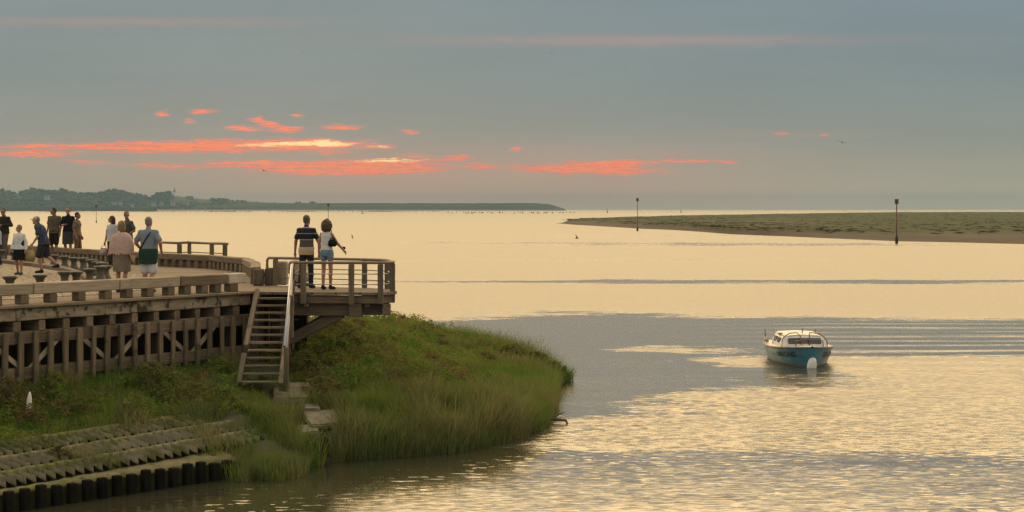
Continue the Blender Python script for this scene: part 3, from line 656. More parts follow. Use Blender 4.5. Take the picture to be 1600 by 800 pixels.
# ------------------------------------------------------------------ viewing platform, its railing and the stairs
def build_platform():
    pl = empty('viewing_platform', (-4.3, 37.6, 1.4), 'timber viewing platform jutting out over the grassy bank', 'platform')
    out = [(-5.94, 37.05), (-5.05, 36.86), (-2.98, 36.72), (-2.68, 37.25), (-2.92, 38.35), (-3.5, 38.85), (-5.94, 40.15)]
    sheet('decking', out, DK-.055, DK+.004, PLANKS, pl)
    ring = out[1:6]
    for a, b in zip(ring, ring[1:]):
        a, b = Vector((*a, DK-.16)), Vector((*b, DK-.16)); d = (b-a).normalized(); n = Vector((-d.y, d.x, 0))
        beam('fascia', a+d*.03+n*.10, b-d*.03+n*.10, .06, .19, WOOD, pl)
    for x in (-4.75, -3.35): beam('joist', (x, 36.93, DK-.30), (x+.05, 38.5, DK-.30), .12, .08, WOOD, pl)
    beam('bearer', (-5.3, 37.25, DK-.41), (-3.75, 37.12, DK-.41), .26, .28, WOOD_DARK, pl, .015)
    beam('bearer', (-3.74, 37.0, DK-.42), (-3.46, 36.98, DK-.42), .34, .30, WOOD, pl, .015)
    beam('bearer', (-3.5, 37.3, DK-.41), (-2.96, 37.26, DK-.41), .24, .27, WOOD_DARK, pl, .015)
    beam('bearer', (-5.9, 38.6, DK-.38), (-3.2, 38.3, DK-.38), .24, .24, WOOD_DARK, pl, .015)
    beam('cross_bearer', (-2.9, 36.95, DK-.40), (-3.1, 38.5, DK-.40), .2, .26, WOOD, pl, .015)
    beam('brace', (-5.35, 37.35, 1.95), (-3.95, 37.2, DK-.50), .22, .24, WOOD_DARK, pl, .015)
    beam('brace', (-5.6, 38.8, 1.8), (-4.1, 38.6, DK-.46), .2, .22, WOOD_DARK, pl, .015)
    for x, y in ((-5.3, 37.45), (-5.75, 38.9)): beam('post', (x, y, .9), (x, y, DK-.28), .22, .22, WOOD_DARK, pl)
    sheet('shade_panel', [(-6.0, 39.6), (-5.0, 39.0), (-5.0, 39.06), (-6.0, 39.66)], 1.0, DK-.06, SHADE_DARK, pl)  # added dark panel, hides the bright water behind and paints the shade there
    # railing
    rl = empty('railing', (-4.0, 37.4, DK), 'low timber post railing with steel wires round the viewing platform', 'railing')
    P0 = [PX(474, 36.78), PX(549, 36.66), PX(594.5, 36.68), PX(613, 37.25), PX(605, 38.42), PX(569.5, 38.98), PX(430.5, 40.2)]
    for i, p in enumerate(P0):
        lo = DK-.26 if i < 4 else DK-.2
        if i == 6: lo = DK+.004
        beam('post', (p.x, p.y, lo), (p.x, p.y, DK+.655), .125, .125, WOOD_RAIL, rl, .012, up=(0, 1, 0))
    st = PX(456.5, 36.72)
    beam('post', (st.x, st.y, DK-.35), (st.x, st.y, DK+.66), .11, .12, WOOD_RAIL, rl, .012, up=(0, 1, 0))
    zt = DK+.69
    ctr = [st+Vector((-.06, 0, 0))]+P0[:2]+[P0[2]+Vector((.02, .02, 0)), P0[2].lerp(P0[3], .5)+Vector((.05, -.02, 0)), P0[3]+Vector((.03, .0, 0)), P0[3].lerp(P0[4], .5)+Vector((.06, 0, 0)), P0[4]+Vector((.02, .04, 0)), P0[4].lerp(P0[5], .5)+Vector((.03, .06, 0)), P0[5], P0[5].lerp(P0[6], .5), P0[6], PX(420, 40.3), PX(417.5, 40.32)]
    path = [Vector((c.x, c.y, zt)) for c in ctr]; path[-1].z -= .05; path += [Vector((path[-1].x, path[-1].y, zt-.2)), Vector((path[-1].x, path[-1].y, DK+.1))]
    tube('top_rail', path, .036, RAILMET, rl, 10)
    for zz in (.43, .19):
        for a, b in zip([st]+P0, P0):
            tube('wire', [Vector((a.x, a.y, DK+zz)), Vector((b.x, b.y, DK+zz))], .013, STEEL if a.y < 37.3 else RAILMET, rl, 6)
    # stairs: run towards the viewer
    top0, top1 = Vector((-5.88, 37.0, DK-.02)), Vector((-5.07, 36.78, DK-.02))
    gz = 1.30; bl = P(373, 604, gz); br = P(439, 605, gz)
    sr = empty('staircase', (bl.x*.5+br.x*.5, bl.y, gz), 'steep open timber staircase from the platform down to the bank', 'stairs')
    def tilt(a, b): return (b-a).normalized()
    k_ = .62                                              # broken stringer: upper and lower piece
    m = top0.lerp(bl, k_)
    beam('stringer', top0, m, .11, .26, WOOD, sr, .012); beam('stringer', top0.lerp(bl, k_+.08), bl, .11, .24, WOOD, sr, .012)
    beam('stringer', top1, br, .11, .24, WOOD, sr, .012)
    n = 12
    for i in range(n):
        f = (i+.75)/(n+.35); a = top0.lerp(bl, f)+Vector((.06, 0, 0)); b = top1.lerp(br, f)-Vector((.06, 0, 0)); b.y = a.y = (a.y+b.y)/2; b.z = a.z = (a.z+b.z)/2
        beam('tread', a, b, .20, .045, WOOD, sr, .006)
    # handrail on the right side
    h1 = PX(457, 36.65, DK+.66); hb = br+Vector((.06, .1, .86))
    tube('handrail', [h1+Vector((0, .05, 0)), h1+Vector((.0, -.05, -.02)), h1.lerp(hb, .5), hb], .034, STEEL, sr, 10)
    tube('guard_rail', [h1+Vector((.01, -.02, -.35)), hb+Vector((.01, 0, -.35))], .02, STEEL, sr, 8)
    beam('rail_post', br+Vector((.10, .10, -.1)), br+Vector((.10, .10, .84)), .09, .12, WOOD, sr, .01, up=(0, 1, 0))
    mid = top1.lerp(br, .42)
    beam('rail_post', mid+Vector((.10, 0, -.15)), mid+Vector((.10, 0, .80)), .08, .10, WOOD, sr, .01, up=(0, 1, 0))
    # thin bars of a rack in the dark under the platform
    rk = empty('rack', (-5.2, 38.3, 1.2), 'row of thin pale upright bars in the dark under the stairs', 'rack')
    for i in range(4): beam('bar', (-5.48+.085*i, 38.2, 1.75), (-5.48+.085*i, 38.2, 2.75), .022, .022, WOOD_WHITE, rk, 0)
    beam('cross_bar', (-5.6, 38.23, 2.45), (-5.1, 38.23, 2.45), .03, .03, WOOD, rk, 0)
    # landing slab and the slabs below it
    def slab(px, py, w, d, h, rot, tilt, label, m=None):
        c = hit(px, py)+Vector((0, 0, .13)); bm = bmesh.new(); add_box(bm, (0, 0, -h/2), (w, d, h))
        bmesh.ops.bevel(bm, geom=bm.edges[:], offset=.03, segments=2, affect='EDGES'); bmesh.ops.subdivide_edges(bm, edges=bm.edges[:], cuts=2, use_grid_fill=True)
        for v in bm.verts: v.co += Vector((rnd.uniform(-.010, .010), rnd.uniform(-.010, .010), rnd.uniform(-.006, .006)))
        tag(link('concrete_slab', bm_mesh(bm, 'concrete_slab'), m or CONC, None, Matrix.Translation(c) @ Matrix.Rotation(R(rot), 4, 'Z') @ Matrix.Rotation(R(tilt), 4, 'X')), label, 'slab', 'concrete slabs by the stairs')
    slab(420, 609, .95, .45, .18, 6, 10, 'brownish concrete landing slab at the foot of the stairs', WOOD)
    slab(456, 619, .80, .85, .16, 10, 17, 'pale flat concrete slab lying right of the stair foot')
    slab(487, 644, .34, .35, .14, 12, 14, 'small broken concrete slab halfway down the bank below the stairs')
    slab(504, 661, .74, .72, .12, 24, 18, 'cracked concrete slab just above the water by two dark piles')
    slab(480, 679, .45, .38, .12, 26, 18, 'lowest concrete slab capping the dark sheet wall')
    # second, smaller railing beyond the far kerb
    r2 = empty('railing', (-11.5, 57.5, DK), 'low brown railing standing beyond the far kerb rail of the wharf', 'railing')
    q = [PX(243, 59.0), PX(280.5, 57.6), PX(296, 58.6), PX(331, 57.2), PX(351.5, 56.6)]
    for i, p in enumerate(q):
        beam('post', (p.x, p.y, DK-.5), (p.x, p.y, DK+.66), .15 if i != 2 else .12, .14, WOOD_RAIL, r2, .01, up=(0, 1, 0))
    tube('top_rail', [Vector((PX(235, 60).x, 60, DK+.69))]+[Vector((p.x, p.y, DK+.69)) for p in q]+[Vector((q[-1].x+.12, q[-1].y, DK+.68))], .045, RAILMET, r2)
    tube('wire', [Vector((PX(235, 60).x, 60, DK+.34))]+[Vector((p.x, p.y-.0, DK+.34)) for p in q], .018, RAILMET, r2)
    p2 = empty('viewing_platform', (-11.5, 57.5, 1.0), 'small platform half hidden beyond the far kerb rail', 'platform')
    sheet('decking', [(-13.6, 58.6), (-13.4, 57.0), (-10.1, 55.6), (-10.0, 57.2), (-12.0, 59.8)], DK-.1, DK-.002, PLANKS, p2)
    for x, y in ((-12.6, 58), (-10.6, 56.6)): beam('post', (x, y, -.6), (x, y, DK-.11), .24, .24, WOOD_DARK, p2)
    tag(tube('white_post', [PX(282.5, 57.9, DK+.02), PX(281, 57.9, DK+.55)], .05, WHITE_PAINT), 'short white leaning tube beside the railing beyond the far kerb', 'tube')
build_platform()

# ------------------------------------------------------------------ bollards
def build_bollards():
    bm = lathe([(.15, 0), (.165, .005), (.16, .05), (.125, .10), (.092, .18), (.088, .24), (.105, .30), (.145, .345), (.165, .36), (.168, .382), (.155, .40), (.08, .410)], 20)
    me = bm_mesh(bm, 'bollard', True)
    front = [(15.5, 432), (62.5, 429), (101, 425), (119, 424), (140, 420), (157, 417)]
    back = [(84, 399), (101, 400.5), (115.5, 402.5), (130.5, 404.5), (143, 407), (152.5, 409.3), (160, 412), (165, 415)]
    far = [(3, 391), (22, 393), (47, 394.5), (64, 396.5)]
    for row, nm in ((front, 'the front row by the pale rail'), (back, 'the second row'), (far, 'the far row behind the walkers')):
        for i, (px, pt) in enumerate(row):
            y = F*(ZC-DK-.40)/(pt-HZ); o = bpy.data.objects.new('bollard', me); COL.objects.link(o)
            if not me.materials: me.materials.append(BOLL)
            o.location = (*PX(px, y).xy, DK+.012); o.rotation_euler.z = rnd.random()*6; s = rnd.uniform(.96, 1.05); o.scale = (s*1.02, s*1.02, s)
            tag(o, 'grey spool bollard, %s from left in %s' % (ordinal(i), nm), 'bollard', 'spool shaped bollards on the paved wharf')
build_bollards()

# ------------------------------------------------------------------ revetment, sheet wall and piles at the water
def rp(t, s, dz=0): 
    q = T0+TU*t+TN*s; return Vector((q[0], q[1], .33+.27*s+dz))
def build_revetment():
    e = empty('revetment', tuple(rp(0, .3)), 'mossy concrete revetment with ribbed slabs sloping down to the water', 'revetment')
    # cap strip along the water
    bm = bmesh.new(); N = 60; prev = None
    for i in range(N+1):
        t = -3+i*(7.95)/N; k_ = max(0, .065*t); a = [bm.verts.new(rp(t, s, dz+rnd.uniform(-.012, .012))) for s, dz in ((-.06, -.14), (-.05, .0), (.04, .03), (.14+k_, -.02), (.16+k_, -.2))]
        if prev:
            for k in range(4): bm.faces.new((prev[k], a[k], a[k+1], prev[k+1]))
        prev = a
    link('cap_beam', bm_mesh(bm, 'cap_beam', True), MOSS, e)
    # rows of tilted concave slabs
    for j, (s0, s1, tmax) in enumerate(((.16, .54, 6.3), (.65, 1.10, 6.6), (1.22, 1.68, 5.6))):
        bm = bmesh.new(); t = -3.0
        while t < tmax:
            w = .20; K = 4; grid = []
            for q in range(5):
                f = q/4; col = []
                for k in range(K+1):
                    g = k/K; s = s0+(s1-s0)*g
                    dz = .075*(1-f)**1.3-.05*f-.03*math.sin(math.pi*g)+rnd.uniform(-.006, .006)
                    col.append(bm.verts.new(rp(t+f*(w+.01)-.16*g+.05*math.sin(math.pi*g), s+.065*t, dz+.03)))
                grid.append(col)
            for q in range(4):
                for k in range(K): bm.faces.new((grid[q][k], grid[q+1][k], grid[q+1][k+1], grid[q][k+1]))
            # upstanding lip that throws the shadow
            lip = [bm.verts.new(v.co+Vector((.012, 0, -.15))) for v in grid[0]]
            for k in range(K): bm.faces.new((grid[0][k], grid[0][k+1], lip[k+1], lip[k]))
            t += w
        link('ribbed_slab', bm_mesh(bm, 'ribbed_slab', True), SLAB, e)
        pr = []
        bm = bmesh.new(); prev = None
        for i in range(50):
            t = -3.2+(tmax+3.2)*i/49; dz = rnd.uniform(-.01, .015)
            a = [bm.verts.new(rp(t, s1+ds-.02+.065*t, z+dz)) for ds, z in ((0, -.04), (.0, .06), (.085, .075), (.10, -.04))]
            if prev:
                for k in range(3): bm.faces.new((prev[k], a[k], a[k+1], prev[k+1]))
            prev = a
        link('rib_beam', bm_mesh(bm, 'rib_beam', True), MOSS, e)
    sw = empty('sheet_wall', tuple(rp(0, -.05)), 'low mossy retaining wall behind the black piles at the water', 'retaining wall')
    a, b = rp(-3, -.09), rp(4.9, -.09)
    beam('wall_board', Vector((a.x, a.y, -.15)), Vector((b.x, b.y, -.15)), .05, .90, SHEET, sw, .01, cuts=30)
    k = 0; ts = []
    t = -3.0
    while t < 4.9: ts.append(t); t += .305
    vis = [t for t in ts if P_in(rp(t, -.16))]
    first = None
    for t in vis:
        q = rp(t, -.17); h = .36+rnd.uniform(-.03, .04)
        o = beam('timber_pile', (q.x, q.y, -.8), (q.x, q.y, h), .15, .15, PILE, None, .015, up=(TN[0], TN[1], 0))
        tag(o, 'black timber pile at the water, %s from the left of the row below the revetment' % ordinal(k), 'pile', 'black piles along the water'); k += 1
    # short return of dark sheeting by the lowest slab
    q0 = P(472, 684, .55); q1 = P(512, 676, .55)
    s2 = empty('sheet_wall', tuple(q0), 'short dark sheet wall under the lowest concrete slab', 'retaining wall')
    beam('wall_board', (q0.x, q0.y, .05), (q1.x, q1.y, .05), .06, .86, SHEET, s2, .01)
    for px, lab in ((473, 'left of two black piles under the lowest concrete slab'), (491, 'right of two black piles under the lowest concrete slab')):
        q = P(px, 684, .5); tag(beam('timber_pile', (q.x, q.y-.1, -.7), (q.x, q.y-.1, .5), .15, .15, PILE, None, .015, up=(0, 1, 0)), lab, 'pile', 'black piles along the water')
def P_in(q): return q.y > 1 and 800+F*q.x/q.y > -14
build_revetment()
tag(link('marker_stake', bm_mesh(lathe([(.05, -.3), (.052, .1), (.05, .40), (.03, .50), (.008, .56)], 12), 'marker_stake', True), WHITE_PAINT, None, Matrix.Translation(hit(43.5, 653)-Vector((0, 0, .06))) @ Matrix.Rotation(R(4), 4, 'Y')), 'short white pointed stake standing in the grass below the wharf', 'stake')

# ------------------------------------------------------------------ navigation posts and buoys
def build_nav():
    mp = mat('rust red paint', (.16, .055, .035), (.10, .035, .025), 3, .6, .1)
    md = mat('dark base', (.035, .025, .02), (.025, .02, .015), 3, .7)
    def post(px, pb, pt, z0, label, r=.07, y=None):
        y = y or F*(ZC-z0)/(pb-HZ); x = (px-800)/F*y; zt = ZA(pt, y)
        e = empty('marker_post', (x, y, z0), label, 'marker post', 'red marker posts in the channel')
        tube('pole', [(x, y, -1.0), (x, y, zt-.5)], r, mp, e, 8)
        add = lathe([(.30, 0), (.42, .02), (.42, .98), (.30, 1.0)], 14); s = (pt_h(y)); 
        link('topmark', bm_mesh(add, 'topmark', False), mp, e, Matrix.Translation((x, y, zt-s)) @ Matrix.Diagonal((s, s, s, 1)))
        link('base', bm_mesh(lathe([(.22, -1.0), (.22, .5), (.12, .9)], 10), 'base', False), md, e, Matrix.Translation((x, y, z0)))
    def pt_h(y): return max(.7, 5.0*y/F) if y < 500 else max(.7, 4.5*y/F)
    post(996, 361, 309.5, 0, 'rust red marker post with square topmark in water off the sandbank tip')
    post(1401, 377.5, 311, .30, 'rust red marker post standing on the mud of the sandbank at right', .09)
    post(150.5, 348, 320, 0, 'thin dark marker post in the water behind the group by the bollards')
    post(513, 350, 318, 0, 'dark marker post rising above the curly haired woman on the platform')
    def stick(px, pb, pt, y, label):
        x = (px-800)/F*y; e = empty('marker_post', (x, y, 0), label, 'marker post', 'distant stakes')
        tube('pole', [(x, y, -.5), (x, y, ZA(pt, y))], .3*y/2500, md, e, 6)
        link('base', bm_mesh(lathe([(.9, -.5), (.8, .8), (.3, 1.6)], 8), 'base', False), md, e, Matrix.Translation((x, y, 0)))
    stick(331, 328, 316, 2600, 'thin dark distant stake standing in front of the far shore')
    def buoy(px, y, h, label, w=.9):
        x = (px-800)/F*y; e = empty('channel_buoy', (x, y, 0), label, 'buoy', 'small buoys on the horizon')
        link('float', bm_mesh(lathe([(w*.6, -.3), (w, 0), (w, .7), (w*.55, .9)], 12), 'float', False), md, e, Matrix.Translation((x, y, 0)))
        link('cage', bm_mesh(lathe([(w*.5, .9), (w*.28, h-.9), (w*.5, h-.88), (.1, h)], 8), 'cage', False), md, e, Matrix.Translation((x, y, 0)))
    buoy(949, 2000, 5.2, 'small dark buoy on the horizon left of the sandbank post'); buoy(1064, 2000, 4.6, 'small dark buoy on the horizon above the middle of the sandbank')
    buoy(367, 2400, 4.4, 'small dark buoy on the bright water in front of the far shore')
build_nav()

# ------------------------------------------------------------------ birds
def build_birds():
    m = mat('dark feather', (.05, .045, .04), (.03, .028, .025), 8, .8)
    def bird(px, py, y, span, label, bank, dihed, rot=0):
        bm = bmesh.new()
        pr = [(-.42, .012), (-.30, .05), (-.12, .085), (.08, .09), (.24, .06), (.32, .045), (.38, .03), (.46, .006)]
        tube_bm(bm, [(a, 0, 0) for a, r in pr], [r for a, r in pr], 8)
        for sgn in (-1, 1):
            sec = [(0, .10, .03, 0), (.35, .06, .022, .16), (.7, -.03, .014, .10), (1.0, -.16, .004, .0)]; vs = []
            for f, sw, th, lift in sec:
                yy = sgn*f*.75; zz = f*.75*math.tan(R(dihed))+lift*.6; ch = .17*(1-f*.75)
                vs.append([bm.verts.new((sw+ch, yy, zz)), bm.verts.new((sw, yy, zz+th)), bm.verts.new((sw-ch, yy, zz)), bm.verts.new((sw, yy, zz-th))])
            for a, b in zip(vs, vs[1:]):
                for k in range(4): bm.faces.new((a[k], a[(k+1) % 4], b[(k+1) % 4], b[k]))
            bm.faces.new(vs[-1])
        o = link('gull', bm_mesh(bm, 'gull', True), m); o.location = PX(px, y, ZA(py, y)); k = span/1.5
        o.scale = (k, k, k); o.rotation_euler = (R(bank), 0, R(rot)); tag(o, label, 'bird', 'gulls in flight')
    bird(1316, 222.5, 190, 1.15, 'gull gliding with spread wings in the grey sky at the right', 14, 4, 90)
    bird(412, 266.5, 200, 1.15, 'gull gliding in front of the lowest red cloud', 24, 3, 80)
    bird(901, 372.5, 210, .9, 'dark bird flapping low over the water left of the sandbank', 20, 40, 20)
    bird(550, 370.5, 170, .6, 'small dark bird low over the water right of the platform couple', 60, 25, 30)
    bird(566, 333.5, 260, 1.1, 'bird with one wing raised over the far shallows', 35, 25, 70)
    bird(862, 83, 260, .8, 'tiny bird high under the pink streak of cloud', 5, 6, 85); bird(472, 80, 260, .6, 'tiny bird high in the sky at the upper left', 5, 6, 80); bird(964, 143, 260, .6, 'tiny bird in mid sky right of the centre', 5, 6, 80)
    # waders dotting the far spit
    bm = bmesh.new()
    for i in range(170):
        c = rnd.choice([rnd.uniform(60, 700), rnd.gauss(330, 60), rnd.uniform(700, 900)]); y = 2460+rnd.uniform(-30, 10) if c < 690 else rnd.uniform(1500, 1900)
        x = (c-800)/F*y; bmesh.ops.create_icosphere(bm, subdivisions=1, radius=.5, matrix=Matrix.Translation((x, y, .9)) @ Matrix.Diagonal((1.3, .8, 1, 1)))
    tag(link('wading_birds', bm_mesh(bm, 'wading_birds', True), m), 'scatter of tiny wading birds along the far sand spit', 'birds', kind='stuff')
build_birds()

# ================================================================== grass and weeds on the bank
def attr_mat(name, stops, rough=.75, trans=.25):
    m = bpy.data.materials.new(name); m.use_nodes = True; t = NT(m.node_tree); b = t.n['Principled BSDF']
    a = t.new('ShaderNodeAttribute', attribute_name='tint').outputs['Fac']
    c = t.ramp(a, stops); t.l.new(c, b.inputs['Base Color']); b.inputs['Roughness'].default_value = rough; b.inputs['Specular IOR Level'].default_value = .25
    tr = t.new('ShaderNodeBsdfTranslucent'); t.l.new(c, tr.inputs[0]); mx = t.new('ShaderNodeMixShader', ins={0: trans})
    t.l.new(b.outputs[0], mx.inputs[1]); t.l.new(tr.outputs[0], mx.inputs[2]); t.l.new(mx.outputs[0], t.n['Material Output'].inputs[0])
    return m
GRASS_STOPS = [(0, (.078, .180, .020)), (.22, (.120, .212, .024)), (.42, (.180, .215, .034)), (.60, (.125, .160, .062)), (.78, (.30, .25, .10)), (1, (.17, .105, .045))]
GRASSM = attr_mat('grass blades', GRASS_STOPS, .75, .42)
WEEDM = attr_mat('weed leaves', [(0, (.10, .19, .024)), (.3, (.17, .22, .03)), (.5, (.21, .19, .045)), (.7, (.085, .105, .03)), (.85, (.20, .14, .055)), (1, (.13, .075, .032))], .7, .42)
def set_tint(me, tint):
    at = me.attributes.new('tint', 'FLOAT', 'POINT'); at.data.foreach_set('value', np.asarray(tint, np.float32))
def blades(cx, cy, cz, n, spread, hgt, wid, tint, lean=.35):
    """arrays of tufts -> triangles of curved blades; all inputs per tuft"""
    k = len(cx); idx = np.repeat(np.arange(k), n); N = len(idx)
    a = rng.uniform(0, 2*math.pi, N); rr = np.sqrt(rng.random(N))*spread[idx]
    bx = cx[idx]+np.cos(a)*rr; by = cy[idx]+np.sin(a)*rr; bz = cz[idx]-.04
    h = hgt[idx]*rng.uniform(.55, 1.1, N); w = wid[idx]*rng.uniform(.7, 1.3, N)
    la = a+rng.normal(0, .7, N); le = h*np.abs(rng.normal(lean, .18, N)); dx = np.cos(la)*le; dy = np.sin(la)*le
    f = rng.uniform(0, math.pi, N); wx = np.cos(f)*w/2; wy = np.sin(f)*w/2
    V = np.zeros((N, 5, 3), np.float32)
    V[:, 0] = np.stack([bx-wx, by-wy, bz], 1); V[:, 1] = np.stack([bx+wx, by+wy, bz], 1)
    mx, my, mz = bx+dx*.3, by+dy*.3, bz+h*.58
    V[:, 2] = np.stack([mx-wx*.75, my-wy*.75, mz], 1); V[:, 3] = np.stack([mx+wx*.75, my+wy*.75, mz], 1)
    V[:, 4] = np.stack([bx+dx, by+dy, bz+h*.97], 1)
    o = (np.arange(N)*5)[:, None]
    T = np.concatenate([o+np.array([0, 1, 3]), o+np.array([0, 3, 2]), o+np.array([2, 3, 4])], 1).reshape(-1, 3)
    tt = np.clip(tint[idx]+rng.normal(0, .07, N), 0, 1)
    return V.reshape(-1, 3), T, np.repeat(tt, 5)
def leaves(cx, cy, cz, n, rad, hgt, size, tint):
    """leafy weeds: n small leaves spread through an upright clump"""
    k = len(cx); idx = np.repeat(np.arange(k), n); N = len(idx)
    a = rng.uniform(0, 2*math.pi, N); q = rng.random(N); rr = np.sqrt(rng.random(N))*rad[idx]*(1.05-.55*q)
    c = np.stack([cx[idx]+np.cos(a)*rr, cy[idx]+np.sin(a)*rr, cz[idx]+q*hgt[idx]], 1)
    u = rng.normal(0, 1, (N, 3)); u[:, 2] = np.abs(u[:, 2])*.5; u /= np.linalg.norm(u, axis=1)[:, None]
    v = rng.normal(0, 1, (N, 3)); v -= (v*u).sum(1)[:, None]*u; v /= np.linalg.norm(v, axis=1)[:, None]
    s = (size[idx]*rng.uniform(.6, 1.4, N))[:, None]
    V = np.stack([c-u*s, c+v*s*.38, c+u*s, c-v*s*.38], 1).reshape(-1, 3)
    Fq = (np.arange(N)*4)[:, None]+np.arange(4)
    return V, Fq, np.repeat(np.clip(tint[idx]+rng.normal(0, .08, N), 0, 1), 4)
def wharf_side(X, Y): return (X-A.x)*FN.x+(Y-A.y)*FN.y      # + in front of the wharf
def in_stairs(X, Y): return (X > -6.05) & (X < -4.85) & (Y > 34.0) & (Y < 37.1)
def place(n, x0, x1, y0, y1):
    X = rng.uniform(x0, x1, n); Y = rng.uniform(y0, y1, n); d = signed_dist(X, Y); return X, Y, d
HS1 = hit(456, 617); HS2 = hit(500, 664)
def build_grass():
    vs, ts, tn = [], [], []; off = 0
    def put(*a, **k):
        nonlocal off
        V, T, c = blades(*a, **k); vs.append(V); ts.append(T+off); tn.append(c); off += len(V)
    # domed bank right of the stairs, and under / beyond the platform
    X, Y, d = place(30000, -9, 2.6, 30.5, 60)
    t = slope_t(X, Y)
    ok = (d > -.12) & ((t > 6.4) | (slope_s(X, Y) > 4)) & ~((wharf_side(X, Y) < .2) & (X < -6.0)) & ~(in_stairs(X, Y)) & (Y < 57)
    ok &= (X > -5.6)
    ok &= ~(((np.abs(X-HS1.x) < .48) & (Y > HS1.y-1.25) & (Y < HS1.y+.5))) 
    ok &= ~((np.abs(X-HS2.x-.02) < .44) & (Y > HS2.y-1.3) & (Y < HS2.y+.45))
    X, Y, d = X[ok], Y[ok], d[ok]; Z = hground(X, Y)
    n1 = vnoise(X, Y, .55, 11); n2 = vnoise(X, Y, 1.6, 12)
    hg = (.13+.30*n1*n2*1.9+.42*np.exp(-np.maximum(d, 0)/1.5))*np.clip(np.exp(rng.normal(0, .28, len(X))), .5, 1.45)*(1-.38*ss(d, 1.2, 2.6))
    hg *= np.where((X > -5.2) & (X < -2.2) & (Y > 37) & (Y < 42), .75, 1)
    n3 = vnoise(X, Y, .33, 15); tint = -.05+.55*n1+.30*(n2-.5)+.30*np.exp(-np.maximum(d, 0)/1.1)*n2+.45*(n3-.45)
    tint = np.where(rng.random(len(X)) < .08, .78, np.minimum(tint, .66))+rng.normal(0, .10, len(X))
    put(X, Y, Z, 14, np.full(len(X), .11), hg, np.full(len(X), .014), tint, lean=.42)
    # reeds leaning over the water's edge
    X, Y, d = place(15000, -3.7, 2.2, 30.5, 52); ok = (d > -.16) & (d < .55) & ~((X > HS2.x-.45) & (X < HS2.x+.35) & (Y < HS2.y) & (rng.random(len(X)) < .85)); X, Y, d = X[ok], Y[ok], d[ok]
    n1 = vnoise(X, Y, .9, 21); Z = np.maximum(hground(X, Y), -.05)
    put(X, Y, Z, 22, np.full(len(X), .12), .35+.40*n1, np.full(len(X), .010), .42+.38*n1, lean=.45)
    # slope below the wharf: short mixed grass, thinner over the ribbed slabs
    X, Y, d = place(30000, -15, -4.3, 23, 38); s = slope_s(X, Y); t = slope_t(X, Y)
    dens = ss(s-.065*t+.7*(vnoise(X, Y, 1.1, 31)-.5), 1.15, 1.9)+.45*(vnoise(X, Y, 1.9, 32) > .64)*(s > .35)+.5*(np.abs(s-.065*t-.58) < .07)*(vnoise(X, Y, 1.4, 36) > .6)
    ok = (rng.random(len(X)) < dens) & (wharf_side(X, Y) > -.5) & (t < 9) & ~in_stairs(X, Y) & (s > .3) & ~((np.abs(X-HS2.x-.02) < .44) & (Y > HS2.y-1.3) & (Y < HS2.y+.45)) & ~((np.abs(X-HS1.x) < .48) & (Y > HS1.y-1.25) & (Y < HS1.y+.5)) & (signed_dist(X, Y) > 0)
    X, Y = X[ok], Y[ok]; Z = hground(X, Y); n1 = vnoise(X, Y, .8, 33); n2 = vnoise(X, Y, 2.2, 34)
    put(X, Y, Z, 13, np.full(len(X), .12), (.10+.26*n1*n2*1.6+.03)*np.exp(rng.normal(0, .3, len(X))), np.full(len(X), .013), .05+.60*n2+.5*(n1-.4))
    V = np.concatenate(vs); T = np.concatenate(ts); me = np_mesh('bank_grass', V, T, 3); set_tint(me, np.concatenate(tn))
    tag(link('bank_grass', me, GRASSM), 'uneven green and straw coloured grass covering the bank', 'grass', kind='stuff')
    # leafy weeds mixed in
    vs, ts, tn = [], [], []; off = 0
    def putl(*a):
        nonlocal off
        V, T, c = leaves(*a); vs.append(V); ts.append(T+off); tn.append(c); off += len(V)
    X, Y, d = place(5200, -16, -4.3, 24, 37.5); s = slope_s(X, Y); ok = (s-.065*slope_t(X, Y) > 1.45) & (wharf_side(X, Y) > -.3) & (slope_t(X, Y) < 9) & ~in_stairs(X, Y); X, Y = X[ok], Y[ok]
    n1 = vnoise(X, Y, .9, 41); hh = (.08+.36*n1**2)*(1-.45*ss(-wharf_side(X, Y), -1.2, -.2))
    putl(X, Y, hground(X, Y), 26, .10+.12*n1, hh, np.full(len(X), .032), .15+.75*vnoise(X, Y, 1.5, 42))
    X, Y, d = place(5200, -6.5, 1.6, 32.5, 52); ok = (d > .5) & ~in_stairs(X, Y) & ~((np.abs(X-HS1.x) < .48) & (Y > HS1.y-1.25) & (Y < HS1.y+.5)) & ~((np.abs(X-HS2.x-.02) < .44) & (Y > HS2.y-1.3) & (Y < HS2.y+.45)); X, Y, d = X[ok], Y[ok], d[ok]; n1 = vnoise(X, Y, .7, 43)
    keep = n1 > .42; X, Y, n1 = X[keep], Y[keep], n1[keep]
    putl(X, Y, hground(X, Y), 24, .10+.10*n1, .12+.42*n1**2, np.full(len(X), .03), .05+.8*vnoise(X, Y, 1.2, 44))
    # thickets of taller weeds
    cs = [(rng.uniform(-6.2, 1.0), rng.uniform(34.5, 50)) for _ in range(210)]
    for cx, cy in cs:
        if signed_dist(np.array([cx]), np.array([cy]))[0] < .7 or (cx < -4.9 and cy < 37.4): continue
        k = int(rng.integers(14, 40)); rr = rng.uniform(.18, .75); X = cx+rng.normal(0, rr*.6, k); Y = cy+rng.normal(0, rr*.6, k)
        q = np.exp(-((X-cx)**2+(Y-cy)**2)/(rr*rr)); hh = rng.uniform(.28, .62)*(.35+.65*q)
        putl(X, Y, hground(X, Y), 26, np.full(k, .11), hh, np.full(k, rng.uniform(.026, .048)), np.full(k, rng.choice([.02, .12, .22, .30, .38, .42, .45, .66, .70, .85])))
